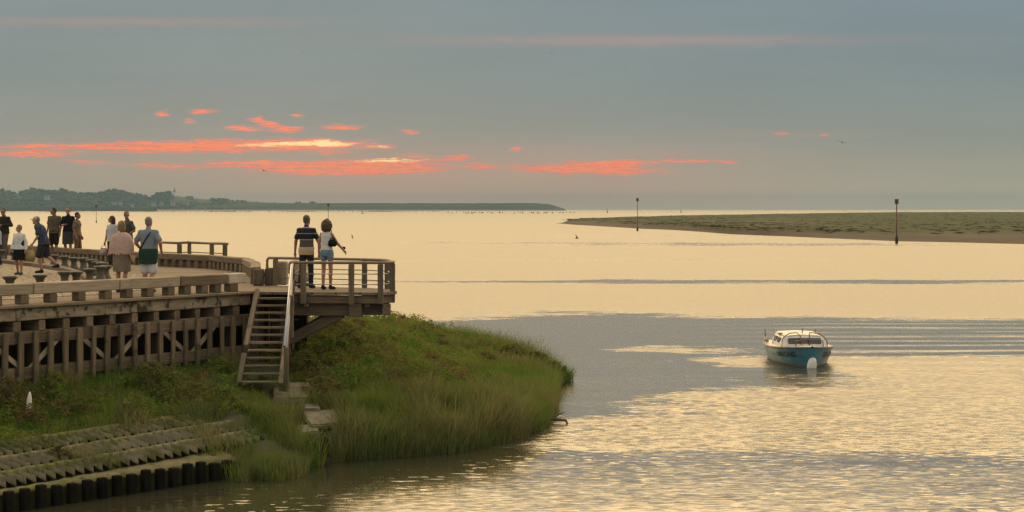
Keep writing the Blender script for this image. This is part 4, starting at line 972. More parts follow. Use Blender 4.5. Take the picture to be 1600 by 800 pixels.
    for _ in range(130):
        cx, cy = rng.uniform(-14, -5), rng.uniform(26, 36.5)
        if slope_s(cx, cy) < 1.9 or (cx-A.x)*FN.x+(cy-A.y)*FN.y < .15 or slope_t(cx, cy) > 8.5: continue
        k = int(rng.integers(8, 24)); rr = rng.uniform(.12, .35); X = cx+rng.normal(0, rr*.6, k); Y = cy+rng.normal(0, rr*.6, k)
        putl(X, Y, hground(X, Y), 24, np.full(k, .09), rng.uniform(.14, .40, k), np.full(k, rng.uniform(.026, .045)), np.full(k, rng.choice([.05, .2, .35, .45, .66, .72, .8, .95])))
    V = np.concatenate(vs); T = np.concatenate(ts); me = np_mesh('bank_weeds', V, T, 4); set_tint(me, np.concatenate(tn))
    tag(link('bank_weeds', me, WEEDM), 'low leafy weeds growing through the grass of the bank', 'weeds', kind='stuff')
build_grass()
def build_bushes():
    def bush(x, y, r, h, n, tint, label, leaf=.035, reed=False, stems=7, cat='bush'):
        z = max(H1(x, y), -.05); e = empty('bush' if not reed else 'reed_clump', (x, y, z), label, cat)
        o1 = np.array
        if reed:
            k = n; X = x+rng.normal(0, r*.45, k); Y = y+rng.normal(0, r*.45, k); Z = np.maximum(hground(X, Y), -.05)
            V, T, c = blades(X, Y, Z, 20, np.full(k, .10), h*rng.uniform(.6, 1.05, k), np.full(k, .011), np.full(k, tint)+rng.normal(0, .08, k), lean=.38)
            me = np_mesh('blades', V, T, 3); set_tint(me, c); link('blades', me, GRASSM, e); return
        k = n; a = rng.uniform(0, 6.28, k); q = rng.random(k)**.7; rr = r*np.sqrt(rng.random(k))*np.sin(np.clip(.35+q*2.6, 0, 3.0))
        X = x+np.cos(a)*rr; Y = y+np.sin(a)*rr; Z = z+q*h*.9
        V, T, c = leaves(X, Y, Z, 16, np.full(k, r*.20), np.full(k, h*.22), np.full(k, leaf), np.full(k, tint)+rng.normal(0, .10, k))
        me = np_mesh('foliage', V, T, 4); set_tint(me, c); link('foliage', me, WEEDM, e)
        bm = bmesh.new()
        for i in range(stems):
            b = rnd.uniform(0, 6.28); d = r*rnd.uniform(.2, .8)
            tube_bm(bm, [(x, y, z-.05), (x+math.cos(b)*d*.4, y+math.sin(b)*d*.4, z+h*.5), (x+math.cos(b)*d, y+math.sin(b)*d, z+h*rnd.uniform(.85, 1.12))], [.014, .009, .003], 5)
        link('stems', bm_mesh(bm, 'stems', True), STEMM, e)
    STEMM = mat('bush stems', (.07, .055, .03), (.05, .04, .022), 5, .8)
    def at(px, y): return PX(px, y).x
    bush(at(12, 30.9), 30.9, .42, .62, 60, .78, 'brownish leafy bush against the wharf posts at the far left')
    bush(at(240, 33.6), 33.6, .55, .60, 90, .62, 'broad mixed green and brown bush at the foot of the wharf')
    bush(at(88, 32.2), 32.2, .30, .45, 36, .30, 'small green climbing bush on the wharf posts right of the white stake')
    bush(at(345, 35.3), 35.3, .38, .45, 46, .25, 'bright green bush under the last wharf posts by the stairs')
    bush(at(92, 28.9), 28.9, .26, .28, 30, .72, 'tangled dark weed clump lying on the ribbed slabs')
    bush(at(503, 34.6), 34.6, .50, .42, 90, .70, 'dark low bush between the flat slab and the broken one')
    bush(at(525, 40.5), 40.5, .8, .85, 130, .50, 'tall yellowish green bush under the viewing platform', .04)
    bush(at(556, 41.5), 41.5, .6, .72, 90, .80, 'brown tinged bush right of the tall yellowish one')
    bush(at(478, 36.6), 36.6, .5, .5, 70, .55, 'dark green bush right beside the foot of the stairs')
    bush(at(800, 47.2), 47.2, .60, .62, 130, .55, 'dark bush on the bank edge against the water, left of the tip', .045)
    bush(at(838, 47.4), 47.4, .52, .62, 110, .6, 'dark bush close to the tip of the bank', .045)
    bush(at(866, 47.3), 47.3, .42, .58, 90, .66, 'last dark bush overhanging the water at the tip of the bank', .045)
    bush(at(414, 30.55), 30.55, .62, .62, 170, .52, 'dense reed clump in the water at the end of the pile row', reed=True, cat='reeds')
    bush(at(455, 31.1), 31.1, .34, .55, 70, .60, 'smaller reed clump left of the lowest concrete slab', reed=True, cat='reeds')
    bush(at(560, 33.3), 33.3, .45, .55, 120, .66, 'straw coloured reed clump at the water below the bank', reed=True, cat='reeds')
    bush(at(879, 47.5), 47.5, .22, .62, 70, .30, 'spiky reed clump at the very tip of the bank', reed=True, cat='reeds')
    # driftwood at the tip
    c = P(868, 661, 0.02)
    bm = bmesh.new(); tube_bm(bm, [c+Vector((-.5, 0, .05)), c+Vector((-.1, .03, .10)), c+Vector((.25, 0, .06)), c+Vector((.34, -.02, -.15))], [.05, .045, .035, .02], 7)
    tube_bm(bm, [c+Vector((-.15, 0, .09)), c+Vector((.1, .1, .2)), c+Vector((.22, .12, .24))], [.03, .02, .008], 6)
    tag(link('driftwood', bm_mesh(bm, 'driftwood', True), WOOD_DARK), 'dark driftwood branch lying in the water at the tip of the bank', 'branch')
build_bushes()

# ================================================================== boat
def build_boat():
    hullm = mat('blue boat paint', (.055, .20, .275), (.042, .16, .225), 2.5, .35, .05, spots=((.09, .17, .17), 4, .60)); white = mat('boat white', (.70, .68, .62), (.60, .58, .52), 5, .4)
    rub = mat('rubbing strake', (.34, .27, .20), (.25, .2, .15), 6, .6); glass = mat('tinted window', (.045, .025, .022), (.03, .02, .02), 2, .12, spec=.6); dark = mat('black lettering paint', (.006, .012, .018), (.006, .012, .018), 2, .5); pink = mat('antifouling', (.25, .14, .11), (.2, .11, .09), 4, .6); tubem = mat('tarnished tube', (.16, .13, .10), (.12, .1, .08), 10, .4, metal=.5)
    c = P(1262, 572, 0)+Vector((.0, 1.35, 0)); ang = R(-90+0)
    M = Matrix.Translation(c) @ Matrix.Rotation(ang, 4, 'Z') @ Matrix.Diagonal((1.06, 1.06, 1.0, 1))
    e = empty('motorboat', (c.x, c.y, 0), 'small blue cabin motorboat with white cabin moored on the calm water', 'boat')
    def part(name, bm, m, parent=None, smooth=True):
        bmesh.ops.transform(bm, matrix=M, verts=bm.verts); return link(name, bm_mesh(bm, name, smooth), m, e if parent is None else parent)
    # stations: x, half beam at deck, deck height, half beam at water
    ST = [(-1.95, .80, .55, .66), (-1.4, .92, .53, .80), (-.6, .99, .52, .86), (.2, .97, .54, .78), (.8, .86, .57, .60), (1.3, .66, .61, .36), (1.65, .42, .64, .16), (1.88, .20, .66, .05), (1.98, .05, .67, .012)]
    xs = [q[0] for q in ST]
    def hb(x, z):
        bd, zd, bw = [float(np.interp(x, xs, [q[i] for q in ST])) for i in (1, 2, 3)]
        f = max(0, min(1, z/zd)); return bw+(bd-bw)*(f**.75)
    def zdk(x): return float(np.interp(x, xs, [q[2] for q in ST]))
    bm = bmesh.new(); rows = []
    X = np.concatenate([np.linspace(-1.95, 1.2, 22), np.linspace(1.3, 1.98, 12)])
    lev = [1.0, .8, .6, .56, .4, .2, .07]
    for x in X:
        zd = zdk(x); half = [(hb(x, zd*l)+(.012 if l == .6 else 0), zd*l) for l in lev]+[(hb(x, 0)*.8, -.10), (.0, -.22)]
        rows.append([bm.verts.new((x-(.16*(1-max(z, 0)/zd) if x > 1.2 else 0)*(x-1.2)/.78, y, z)) for y, z in half]+[bm.verts.new((x-(.16*(1-max(z, 0)/zd) if x > 1.2 else 0)*(x-1.2)/.78, -y, z)) for y, z in half[-2::-1]])
    n = len(rows[0])
    for a, b in zip(rows, rows[1:]):
        for k in range(n-1): bm.faces.new((a[k], b[k], b[k+1], a[k+1]))
    bm.faces.new(rows[0][::-1])
    bm.faces.new(rows[-1])
    hull = part('hull', bm, hullm)
    # antifouling band just at the water
    bm = bmesh.new()
    for s in (1, -1):
        pr = None
        for x in X:
            a = [bm.verts.new((x-(.16*(x-1.2)/.78 if x > 1.2 else 0), s*(hb(x, z)+.005), z)) for z in (-.02, .045)]
            if pr: bm.faces.new((pr[0], a[0], a[1], pr[1]))
            pr = a
    part('waterline_band', bm, pink, hull)
    # rubbing strake and deck
    for s in (1, -1):
        bm = bmesh.new(); tube_bm(bm, [(x, s*(hb(x, zdk(x))+.01), zdk(x)) for x in X], .032, 6); part('rubbing_strake', bm, rub)
    bm = bmesh.new(); l = [bm.verts.new((x, hb(x, zdk(x)), zdk(x)+.012)) for x in X]; r = [bm.verts.new((x, -hb(x, zdk(x)), zdk(x)+.012)) for x in X]; m_ = [bm.verts.new((x, 0, zdk(x)+.05)) for x in X]
    for k in range(len(X)-1):
        bm.faces.new((l[k], m_[k], m_[k+1], l[k+1])); bm.faces.new((m_[k], r[k], r[k+1], m_[k+1]))
    part('deck', bm, white, smooth=True)
    # raised stern coaming
    for s in (1, -1):
        bm = bmesh.new(); tube_bm(bm, [(-1.93, s*.78, .64), (-1.4, s*.86, .66), (-.9, s*.88, .62)], .05, 6); part('coaming', bm, rub)
    # cabin: trunk with a sloped wide front, raised roof
    def loft(secs, name, m, parent=None):
        bm = bmesh.new(); rr = []
        for x, w0, w1, z0, z1 in secs:
            rr.append([bm.verts.new(v) for v in ((x, -w0, z0), (x, -w0*.98, z0+(z1-z0)*.4), (x, -w1, z1-.04), (x, -w1*.94, z1), (x, 0, z1+.03), (x, w1*.94, z1), (x, w1, z1-.04), (x, w0*.98, z0+(z1-z0)*.4), (x, w0, z0))])
        for a, b in zip(rr, rr[1:]):
            for k in range(8): bm.faces.new((a[k], a[k+1], b[k+1], b[k]))
            bm.faces.new((a[8], a[0], b[0], b[8]))
        bm.faces.new(rr[0]); bm.faces.new(rr[-1][::-1]); return part(name, bm, m, parent, False)
    cab = loft([(-.95, .74, .64, .53, .89), (-.1, .74, .64, .53, .89), (.60, .72, .62, .55, .89), (.84, .68, .58, .57, .65)], 'cabin', white)
    loft([(-1.0, .62, .58, .915, .955), (.1, .60, .56, .915, .955), (.52, .55, .48, .905, .93)], 'cabin_roof', white)
    # windscreen on the sloping front, in three facets
    def pane(name, vs, m, off, parent=cab):
        bm = bmesh.new(); V = [Vector(v) for v in vs]; nrm = (V[1]-V[0]).cross(V[2]-V[0]).normalized()
        if nrm.dot(Vector(off)) < 0: nrm = -nrm
        f = [bm.verts.new(v+nrm*.016) for v in V]; g = [bm.verts.new(v-nrm*.05) for v in V]; k = len(V)
        bm.faces.new(f); bm.faces.new(g[::-1])
        for i in range(k): bm.faces.new((f[i], g[i], g[(i+1) % k], f[(i+1) % k]))
        part(name, bm, m, parent, False)
    pane('windscreen', [(.835, -.50, .685), (.835, .50, .685), (.76, .52, .77), (.69, .50, .85), (.69, -.50, .85), (.76, -.52, .77)], glass, (1, 0, .6))
    for s in (1, -1):
        pane('side_window', [(-.75, s*.71, .67), (-.25, s*.71, .67), (-.27, s*.672, .84), (-.72, s*.672, .84)], glass, (0, s, .2))
        pane('side_window', [(-.10, s*.71, .67), (.40, s*.70, .67), (.32, s*.665, .84), (-.08, s*.672, .84)], glass, (0, s, .2))
    # rails
    def rail(name, pts): 
        bm = bmesh.new(); tube_bm(bm, pts, .018, 6); part(name, bm, tubem)
    for s in (1, -1):
        rail('handrail', [(.75, s*.70, .58), (.74, s*.69, .78), (.66, s*.62, .90), (.50, s*.42, 1.00), (.50, s*.20, 1.02), (.80, s*.14, .94), (.90, s*.12, .66)])
        rail('stern_rail', [(-1.8, s*.80, .55), (-1.8, s*.82, .95)])
    rail('bow_rail', [(1.55, .42, .64), (1.6, .40, .84), (1.80, .16, .90), (1.84, 0, .90), (1.80, -.16, .90), (1.6, -.40, .84), (1.55, -.42, .64)])
    rail('mast', [(.1, .05, .96), (.1, .05, 1.14)]); rail('cleat', [(1.45, 0, .69), (1.6, 0, .72)])
    for s in (1, -1):
        bm = bmesh.new(); add_box(bm, (-.15, s*.60, .93), (.22, .10, .07)); part('roof_fitting', bm, rub, None, False)
    bm = bmesh.new(); add_box(bm, (-1.98, .1, .45), (.2, .3, .55)); bmesh.ops.bevel(bm, geom=bm.edges[:], offset=.04, segments=2, affect='EDGES'); part('outboard_motor', bm, glass)
    # name on both bows, wrapped on the hull
    for s in (1, -1):
        cu = bpy.data.curves.new('name', 'FONT'); cu.body = 'SAVONS'; cu.size = .23; cu.space_character = 1.12; cu.resolution_u = 3; cu.offset = .006
        to = bpy.data.objects.new('tmp', cu); COL.objects.link(to); bpy.context.view_layer.update()
        me = bpy.data.meshes.new_from_object(to.evaluated_get(bpy.context.evaluated_depsgraph_get())); bpy.data.objects.remove(to)
        bm = bmesh.new(); bm.from_mesh(me); bmesh.ops.triangulate(bm, faces=bm.faces); bmesh.ops.subdivide_edges(bm, edges=[q for q in bm.edges if q.calc_length() > .05], cuts=1)
        ln = max(v.co.x for v in bm.verts)
        for v in bm.verts:
            x = (.62+v.co.x) if s == -1 else (.62+ln-v.co.x)
            z = zdk(x)-.10-.20+v.co.y
            z = max(z, .05); y = hb(x, z); v.co = Vector((x-(.16*(1-z/zdk(x))*(x-1.2)/.78 if x > 1.2 else 0)+.006, s*(y+.012), z))
        part('name_lettering', bm, dark, hull, False)
    # mooring buoy at the bow
    q = P(1268, 575, 0)
    bo = empty('mooring_buoy', (q.x, q.y, 0), 'white mooring buoy floating at the bow of the blue boat', 'buoy')
    link('float', bm_mesh(lathe([(.07, -.2), (.13, -.10), (.152, .03), (.148, .14), (.118, .26), (.085, .32), (.035, .345)], 20), 'float', True), white, bo, Matrix.Translation(q) @ Matrix.Rotation(R(8), 4, 'Y'))
    link('mooring_eye', bm_mesh(lathe([(.03, .34), (.03, .38), (.012, .395)], 10), 'mooring_eye', True), tubem, bo, Matrix.Translation(q) @ Matrix.Rotation(R(8), 4, 'Y'))
build_boat()

# ------------------------------------------------------------------ haze
def build_haze():
    bm = bmesh.new(); x = 6500
    add_box(bm, (0, (8200-80)/2, 33.5), (2*x, 8200+80, 71))
    m = bpy.data.materials.new('haze'); m.use_nodes = True; t = NT(m.node_tree); t.n.clear()
    o = t.new('ShaderNodeOutputMaterial'); v = t.new('ShaderNodeVolumePrincipled', ins={'Color': (.29, .48, .60, 1), 'Density': .00013, 'Anisotropy': 0.0})
    t.l.new(v.outputs[0], o.inputs['Volume'])
    tag(link('haze', bm_mesh(bm, 'haze'), m), kind='stuff')
build_haze()

# ================================================================== people
def ell(bm, c, r, rot=None, sub=2):
    M = Matrix.Translation(c) @ (rot.to_4x4() if rot else Matrix.Identity(4)) @ Matrix.Diagonal((*r, 1))
    bmesh.ops.create_icosphere(bm, subdivisions=sub, radius=1, matrix=M)
def cap(bm, p0, r0, p1, r1, n=10):
    p0, p1 = Vector(p0), Vector(p1); d = (p1-p0); L = d.length
    if L < 1e-5: return
    d /= L; pts = []; rs = []
    for a in (-1, -.7, -.35): pts.append(p0+d*r0*a); rs.append(r0*math.sqrt(max(1-a*a, .02)))
    pts += [p0.lerp(p1, f) for f in (0, .33, .66, 1)]; rs += [r0+(r1-r0)*f for f in (0, .33, .66, 1)]
    for a in (.35, .7, 1): pts.append(p1+d*r1*a); rs.append(r1*math.sqrt(max(1-a*a, .02)))
    tube_bm(bm, pts, rs, n)
def loft_bm(bm, secs, n=22, pw=2.2):
    """secs: (centre, rx, ry) ellipses stacked"""
    rr = []
    for c, rx, ry in secs:
        ring = []
        for k in range(n):
            a = 2*math.pi*k/n; ca, sa = math.cos(a), math.sin(a)
            ring.append(bm.verts.new((c[0]+rx*math.copysign(abs(ca)**(2/pw), ca), c[1]+ry*math.copysign(abs(sa)**(2/pw), sa), c[2])))
        rr.append(ring)
    for a, b in zip(rr, rr[1:]):
        for k in range(n): bm.faces.new((a[k], a[(k+1) % n], b[(k+1) % n], b[k]))
    bm.faces.new(rr[0][::-1]); bm.faces.new(rr[-1])
def fuse(bm, name, voxel=.008, smooth=3):
    """one continuous skin from overlapping volumes"""
    bmesh.ops.recalc_face_normals(bm, faces=bm.faces)
    me = bpy.data.meshes.new('tmp'); bm.to_mesh(me); bm.free()
    o = bpy.data.objects.new('tmp', me); COL.objects.link(o)
    m = o.modifiers.new('r', 'REMESH'); m.mode = 'VOXEL'; m.voxel_size = voxel
    if smooth: m2 = o.modifiers.new('s', 'SMOOTH'); m2.factor = .5; m2.iterations = smooth
    bpy.context.view_layer.update()
    out = bpy.data.meshes.new_from_object(o.evaluated_get(bpy.context.evaluated_depsgraph_get()))
    bpy.data.objects.remove(o); bpy.data.meshes.remove(me); out.name = name
    for p in out.polygons: p.use_smooth = True
    return out
SKIN = mat('skin', (.36, .19, .125), (.31, .155, .10), 9, .55); SKIN_DARK = mat('tanned skin', (.27, .135, .085), (.23, .11, .07), 9, .55)
def cloth(name, c, c2=None, scale=6, **k): return mat(name+' cloth', c, c2 or tuple(q*.8 for q in c), scale, .9, .25, bscale=14, spec=.15, **k)
def hairmat(name, c): return mat(name+' hair', c, tuple(q*.6 for q in c), 30, .6, .3, (1, 1, .3))
DEF = dict(pel=(0, 0, .94), chest=(0, .0, 1.28), neck=(0, -.005, 1.475), head=(0, .03, 1.635),
    shL=(-.185, -.01, 1.42), elL=(-.235, -.03, 1.13), wrL=(-.245, .06, .88), shR=(.185, -.01, 1.42), elR=(.235, -.03, 1.13), wrR=(.245, .06, .88),
    hiL=(-.09, 0, .91), knL=(-.10, .03, .49), anL=(-.105, -.02, .085), hiR=(.09, 0, .91), knR=(.10, .03, .49), anR=(.105, -.02, .085))
def make_person(label, foot, H, heading, skin=SKIN, girth=1.0, female=False, pose=None, look=0.0, bare_feet_turn=0, parts=()):
    """stands at `foot`, faces local +Y turned by heading (degrees, 0 = out to sea); parts: list of (name, builder, material)"""
    J = {k: Vector(v) for k, v in DEF.items()}
    if female:
        for k in ('shL', 'shR'): J[k].x *= .88
        for k in ('elL', 'elR', 'wrL', 'wrR'): J[k].x *= .92
    for k, v in (pose or {}).items(): J[k] = Vector(v)
    g = girth
    def spine(z):
        a, b, c = J['pel'], J['chest'], J['neck']
        if z < b.z: f = (z-a.z)/(b.z-a.z); return a.lerp(b, f)
        f = (z-b.z)/(c.z-b.z); return b.lerp(c, f)
    wz = 1.10
    TS = [(.84, .135*(1.05 if female else 1), .10), (.93, .165*(1.06 if female else 1), .115), (1.0, .155, .112), (wz, .130 if female else .142, .10*(.5+.5*g)), (1.24, .145 if female else .16, .112), (1.35, .155 if female else .172, .115), (1.42, .13 if female else .15, .088), (1.465, .075, .062)]
    ctx = dict(J=J, g=g, female=female, TS=TS, spine=spine)
    bm = bmesh.new()
    loft_bm(bm, [(spine(z), rx*g, ry*g) for z, rx, ry in TS])
    if female:
        for s in (-1, 1): c = spine(1.29); ell(bm, (c.x+s*.065, c.y+.085*g, 1.285), (.06*g, .05, .06*g))
    hd = J['head']; Rz = Matrix.Rotation(R(look), 3, 'Z')
    def hp(x, y, z): return hd+Rz @ Vector((x, y, z))
    ctx['hp'] = hp; ctx['Rz'] = Rz
    cap(bm, J['neck']+Vector((0, 0, -.03)), .060 if not female else .052, hp(0, -.02, -.07), .056 if not female else .048)
    ell(bm, hp(0, -.01, .02), (.076, .096, .098), Rz, 3); ell(bm, hp(0, .03, -.055), (.058, .062, .062), Rz)
    cap(bm, hp(0, .092, .015), .011, hp(0, .115, -.028), .015); ell(bm, hp(0, .085, -.095), (.028, .02, .018), Rz)
    cap(bm, hp(-.02, .088, -.062), .009, hp(.02, .088, -.062), .009)
    for s in (-1, 1):
        ell(bm, hp(s*.077, -.01, -.005), (.012, .025, .033), Rz); cap(bm, hp(s*.018, .088, .024), .010, hp(s*.05, .078, .022), .008)
    fing = []
    for s, S_ in ((-1, 'L'), (1, 'R')):
        sh, el_, wr = J['sh'+S_], J['el'+S_], J['wr'+S_]
        cap(bm, sh+(J['chest']-sh)*.10+Vector((0, 0, -.016)), .047*g, el_, .041*g); cap(bm, el_, .041*g, wr, .027)
        d = (wr-el_).normalized(); side = Vector((0, 1, 0)); side = (side-d*side.dot(d))
        if side.length < .3: side = Vector((0, 0, 1))-d*d.z
        side.normalize(); nrm = d.cross(side)*s
        cap(bm, wr, .026, wr+d*.085, .033, 8); pb = wr+d*.09
        for q, (o, L) in enumerate(((-.034, .058), (-.012, .072), (.011, .076), (.034, .066))):
            p = pb+side*o; m1 = p+d*L*.55+nrm*-.008+side*o*.15; cap(bm, p, .0105, m1, .0095, 6); cap(bm, m1, .0095, m1+d*L*.4-nrm*.022, .008, 6)
        th = wr+d*.035+side*.03; cap(bm, th, .0125, th+d*.035+side*.022-nrm*.008, .0105, 6); cap(bm, th+d*.035+side*.022-nrm*.008, .0105, th+d*.065+side*.024-nrm*.018, .009, 6)
        hi, kn, an = J['hi'+S_], J['kn'+S_], J['an'+S_]
        cap(bm, hi, .085*g, kn, .054*(.5+.5*g)); mid = kn.lerp(an, .32)+Vector((0, -.015, 0)); cap(bm, kn, .054, mid, .052*(.4+.6*g)); cap(bm, mid, .052*(.4+.6*g), an, .034)
        ang = R(s*-9); f = Vector((math.sin(-ang), math.cos(ang), 0))
        cap(bm, an+Vector((0, -.02, -.045)), .036, an+f*.11+Vector((0, 0, -.055)), .030); cap(bm, an+f*.11+Vector((0, 0, -.055)), .030, an+f*.165+Vector((0, 0, -.062)), .022)
    me = fuse(bm, 'person', .0085, 2); me.materials.append(skin)
    o = bpy.data.objects.new('person', me); COL.objects.link(o); tag(o, label, 'person', 'people strolling on the wharf')
    k = H/1.74; o.matrix_world = Matrix.Translation(foot) @ Matrix.Rotation(R(heading), 4, 'Z') @ Matrix.Diagonal((k, k, k, 1))
    def child(name, m2, mt):
        if not isinstance(m2, bpy.types.Mesh): m2 = fuse(m2, name, .009, 3)
        c = bpy.data.objects.new(name, m2); COL.objects.link(c)
        for q in (mt if isinstance(mt, list) else [mt]): m2.materials.append(q)
        c.parent = o; return c
    for q in parts:
        nm, fn, mt = q; child(nm, fn(ctx), mt)
    # eyes
    for s in (-1, 1):
        b2 = bmesh.new(); ell(b2, hp(s*.032, .083, .006), (.014, .008, .008), Rz, 1); child('eye', bm_mesh(b2, 'eye', True), EYE)
    return o
EYE = mat('eye', (.02, .015, .012), (.02, .015, .012), 4, .3)
def spine_pt(sp, sh): q = sp(1.40); return Vector((q.x+(sh.x-q.x)*.35, q.y, 1.395))
# ---- clothing builders: each takes the figure's context and returns a bmesh of volumes to fuse
def top(sleeve='short', hem=.88, infl=.014, loose=.0, collar=True, open_front=False):
    def f(c):
        J, g, sp = c['J'], c['g'], c['spine']; bm = bmesh.new()
        secs = [(sp(hem), (.163+loose)*g+infl, (.118+loose*.8)*g+infl)]
        for z, rx, ry in c['TS']:
            if z > hem+.03: k = max(rx, .145) if z < 1.2 else rx; secs.append((sp(z), k*g+infl+loose*max(0, (1.3-z)), ry*g+infl+loose*max(0, (1.3-z))))
        loft_bm(bm, secs)
        if c['female']:
            for s in (-1, 1): q = sp(1.29); ell(bm, (q.x+s*.065, q.y+.088*g, 1.285), (.066*g, .056, .068*g))
        if collar: cap(bm, J['neck']+Vector((0, -.005, -.03)), .068, J['neck']+Vector((0, 0, .012)), .062)
        for S_ in 'LR':
            sh, el_, wr = J['sh'+S_], J['el'+S_], J['wr'+S_]
            if sleeve == 'none': continue
            cap(bm, spine_pt(sp, sh), .06*g, sh+Vector((0, 0, -.03)), .056*g+infl*.6)
            e = el_ if sleeve == 'long' else sh.lerp(el_, .72)
            s0 = sh+(J['chest']-sh)*.10+Vector((0, 0, -.018)); cap(bm, s0, .054*g+infl*.5, e, (.050 if sleeve == 'long' else .058)*g+infl*.5)
            if sleeve == 'long': cap(bm, el_, .050*g+infl*.6, el_.lerp(wr, .93), .040+infl*.5)
            if sleeve == 'half': cap(bm, el_, .055*g, el_.lerp(wr, .1), .052)
        return bm
    return f
def legs(to=.5, infl=.016, waist=.98, flare=0):
    """to: 1 = ankle, .5 = knee"""
    def f(c):
        J, g, sp = c['J'], c['g'], c['spine']; bm = bmesh.new()
        loft_bm(bm, [(sp(.83), .14*g+infl, .105*g+infl), (sp(.92), .168*g+infl, .118*g+infl), (sp(waist), .158*g+infl, .115*g+infl)])
        for S_ in 'LR':
            hi, kn, an = J['hi'+S_], J['kn'+S_], J['an'+S_]
            if to <= .5: e = hi.lerp(kn, to*2); cap(bm, hi, .088*g+infl, e, (.062+flare)*(.5+.5*g)+infl+(1-2*to)*.02)
            else:
                cap(bm, hi, .088*g+infl, kn, .058*g+infl); e = kn.lerp(an, min(1, (to-.5)*2)); cap(bm, kn, .058*g+infl, e, .046+infl+flare)
        return bm
    return f
def skirt(hem=.5, waist=1.0, r0=.165, r1=.20, infl=.012):
    def f(c):
        g, sp = c['g'], c['spine']; bm = bmesh.new(); J = c['J']; m = (J['knL']+J['knR'])/2
        p = sp(.93); lo = Vector((p.x*.3+m.x*.7, p.y*.3+m.y*.7, hem))
        loft_bm(bm, [(lo, r1*g, r1*.72*g), (lo.lerp(p, .5), (r1*.55+.19*.45)*g, (r1*.4+.06)*g), (Vector((p.x, p.y, .90)), .178*g+infl, .126*g+infl), (sp(waist), r0*g*.93+infl, .108*g+infl)])
        return bm
    return f
def shoe(s):
    def f(c):
        bm = bmesh.new(); an = c['J']['anL' if s < 0 else 'anR']; ang = R(s*-9); f = Vector((math.sin(-ang), math.cos(ang), 0))
        cap(bm, an+Vector((0, -.03, -.04)), .046, an+f*.11+Vector((0, 0, -.05)), .042); cap(bm, an+f*.11+Vector((0, 0, -.05)), .042, an+f*.17+Vector((0, 0, -.058)), .030)
        cap(bm, an+Vector((0, -.01, .0)), .043, an+Vector((0, -.01, -.04)), .046)
        return bm
    return f
def hair_short(infl=.012, back=-.05):
    def f(c):
        bm = bmesh.new(); hp, Rz = c['hp'], c['Rz']
        ell(bm, hp(0, -.026, .038), (.080+infl*.5, .092+infl*.5, .088+infl), Rz, 3); ell(bm, hp(0, -.055, -.02), (.070+infl*.3, .058+infl*.5, .065), Rz)
        return bm
    return f
def hair_bob(c):
    bm = bmesh.new(); hp, Rz = c['hp'], c['Rz']
    ell(bm, hp(0, -.026, .040), (.092, .10, .098), Rz, 3)
    for s in (-1, 1): cap(bm, hp(s*.068, -.03, .02), .04, hp(s*.070, -.035, -.10), .036)
    cap(bm, hp(0, -.075, .02), .07, hp(0, -.065, -.10), .06); return bm
def hair_long(c):
    bm = bmesh.new(); hp, Rz = c['hp'], c['Rz']
    ell(bm, hp(0, -.026, .036), (.088, .098, .094), Rz, 3); cap(bm, hp(0, -.07, .02), .068, hp(0, -.085, -.16), .055)
    for s in (-1, 1): cap(bm, hp(s*.066, -.03, .01), .034, hp(s*.072, -.03, -.14), .028)
    return bm
def hair_curly(c):
    bm = bmesh.new(); hp, Rz = c['hp'], c['Rz']; r = random.Random(5)
    ell(bm, hp(0, -.04, .03), (.115, .105, .11), Rz, 3); cap(bm, hp(0, -.07, .02), .10, hp(0, -.08, -.10), .105)
    for i in range(110):
        d = Vector((r.gauss(0, 1), r.gauss(-.5, 1), r.gauss(0, 1))).normalized()
        p = Vector((d.x*.120, -.055+d.y*.108, -.04+d.z*.155))
        if p.y > .035 and p.z < .05: continue
        ell(bm, hp(*p), (r.uniform(.026, .046),)*3, None, 1)
    return bm
def hair_bun(c):
    bm = bmesh.new(); hp, Rz = c['hp'], c['Rz']
    ell(bm, hp(0, -.028, .036), (.085, .094, .094), Rz, 3); ell(bm, hp(0, -.10, .05), (.045, .04, .045), Rz); return bm
def capbrim(c):
    bm = bmesh.new(); hp, Rz = c['hp'], c['Rz']
    ell(bm, hp(0, -.012, .05), (.086, .104, .075), Rz, 3); cap(bm, hp(-.045, .09, .045), .012, hp(-.03, .165, .03), .010); cap(bm, hp(.045, .09, .045), .012, hp(.03, .165, .03), .010); cap(bm, hp(0, .09, .047), .014, hp(0, .175, .03), .012)
    cap(bm, hp(-.03, .165, .03), .010, hp(.03, .165, .03), .010); return bm
def stripes_mat(name, axis, stops, sc, off=0.0):
    m = bpy.data.materials.new(name); m.use_nodes = True; t = NT(m.node_tree); b = t.n['Principled BSDF']; b.inputs['Roughness'].default_value = .9; b.inputs['Specular IOR Level'].default_value = .15
    s = t.new('ShaderNodeSeparateXYZ', ins={0: t.new('ShaderNodeTexCoord').outputs['Object']})
    r = t.ramp(t.math('MULTIPLY_ADD', s.outputs[axis], sc, off), stops); r.node.color_ramp.interpolation = 'CONSTANT'
    t.l.new(r, b.inputs['Base Color']); return m
def plaid_mat():
    m = bpy.data.materials.new('navy plaid cloth'); m.use_nodes = True; t = NT(m.node_tree); b = t.n['Principled BSDF']; b.inputs['Roughness'].default_value = .9; b.inputs['Specular IOR Level'].default_value = .15
    s = t.new('ShaderNodeSeparateXYZ', ins={0: t.new('ShaderNodeTexCoord').outputs['Object']})
    f = [t.math('GREATER_THAN', t.math('FRACT', t.math('MULTIPLY', t.math('ADD', s.outputs[i], o), 10.0)), .72) for i, o in ((0, 0), (2, .02), (1, .04))]
    c = t.mix(t.math('MAXIMUM', f[0], f[2]), (.018, .035, .075), (.035, .075, .10)); c = t.mix(t.math('MULTIPLY', f[1], .6), c, (.10, .035, .03)); t.l.new(c, b.inputs['Base Color']); return m
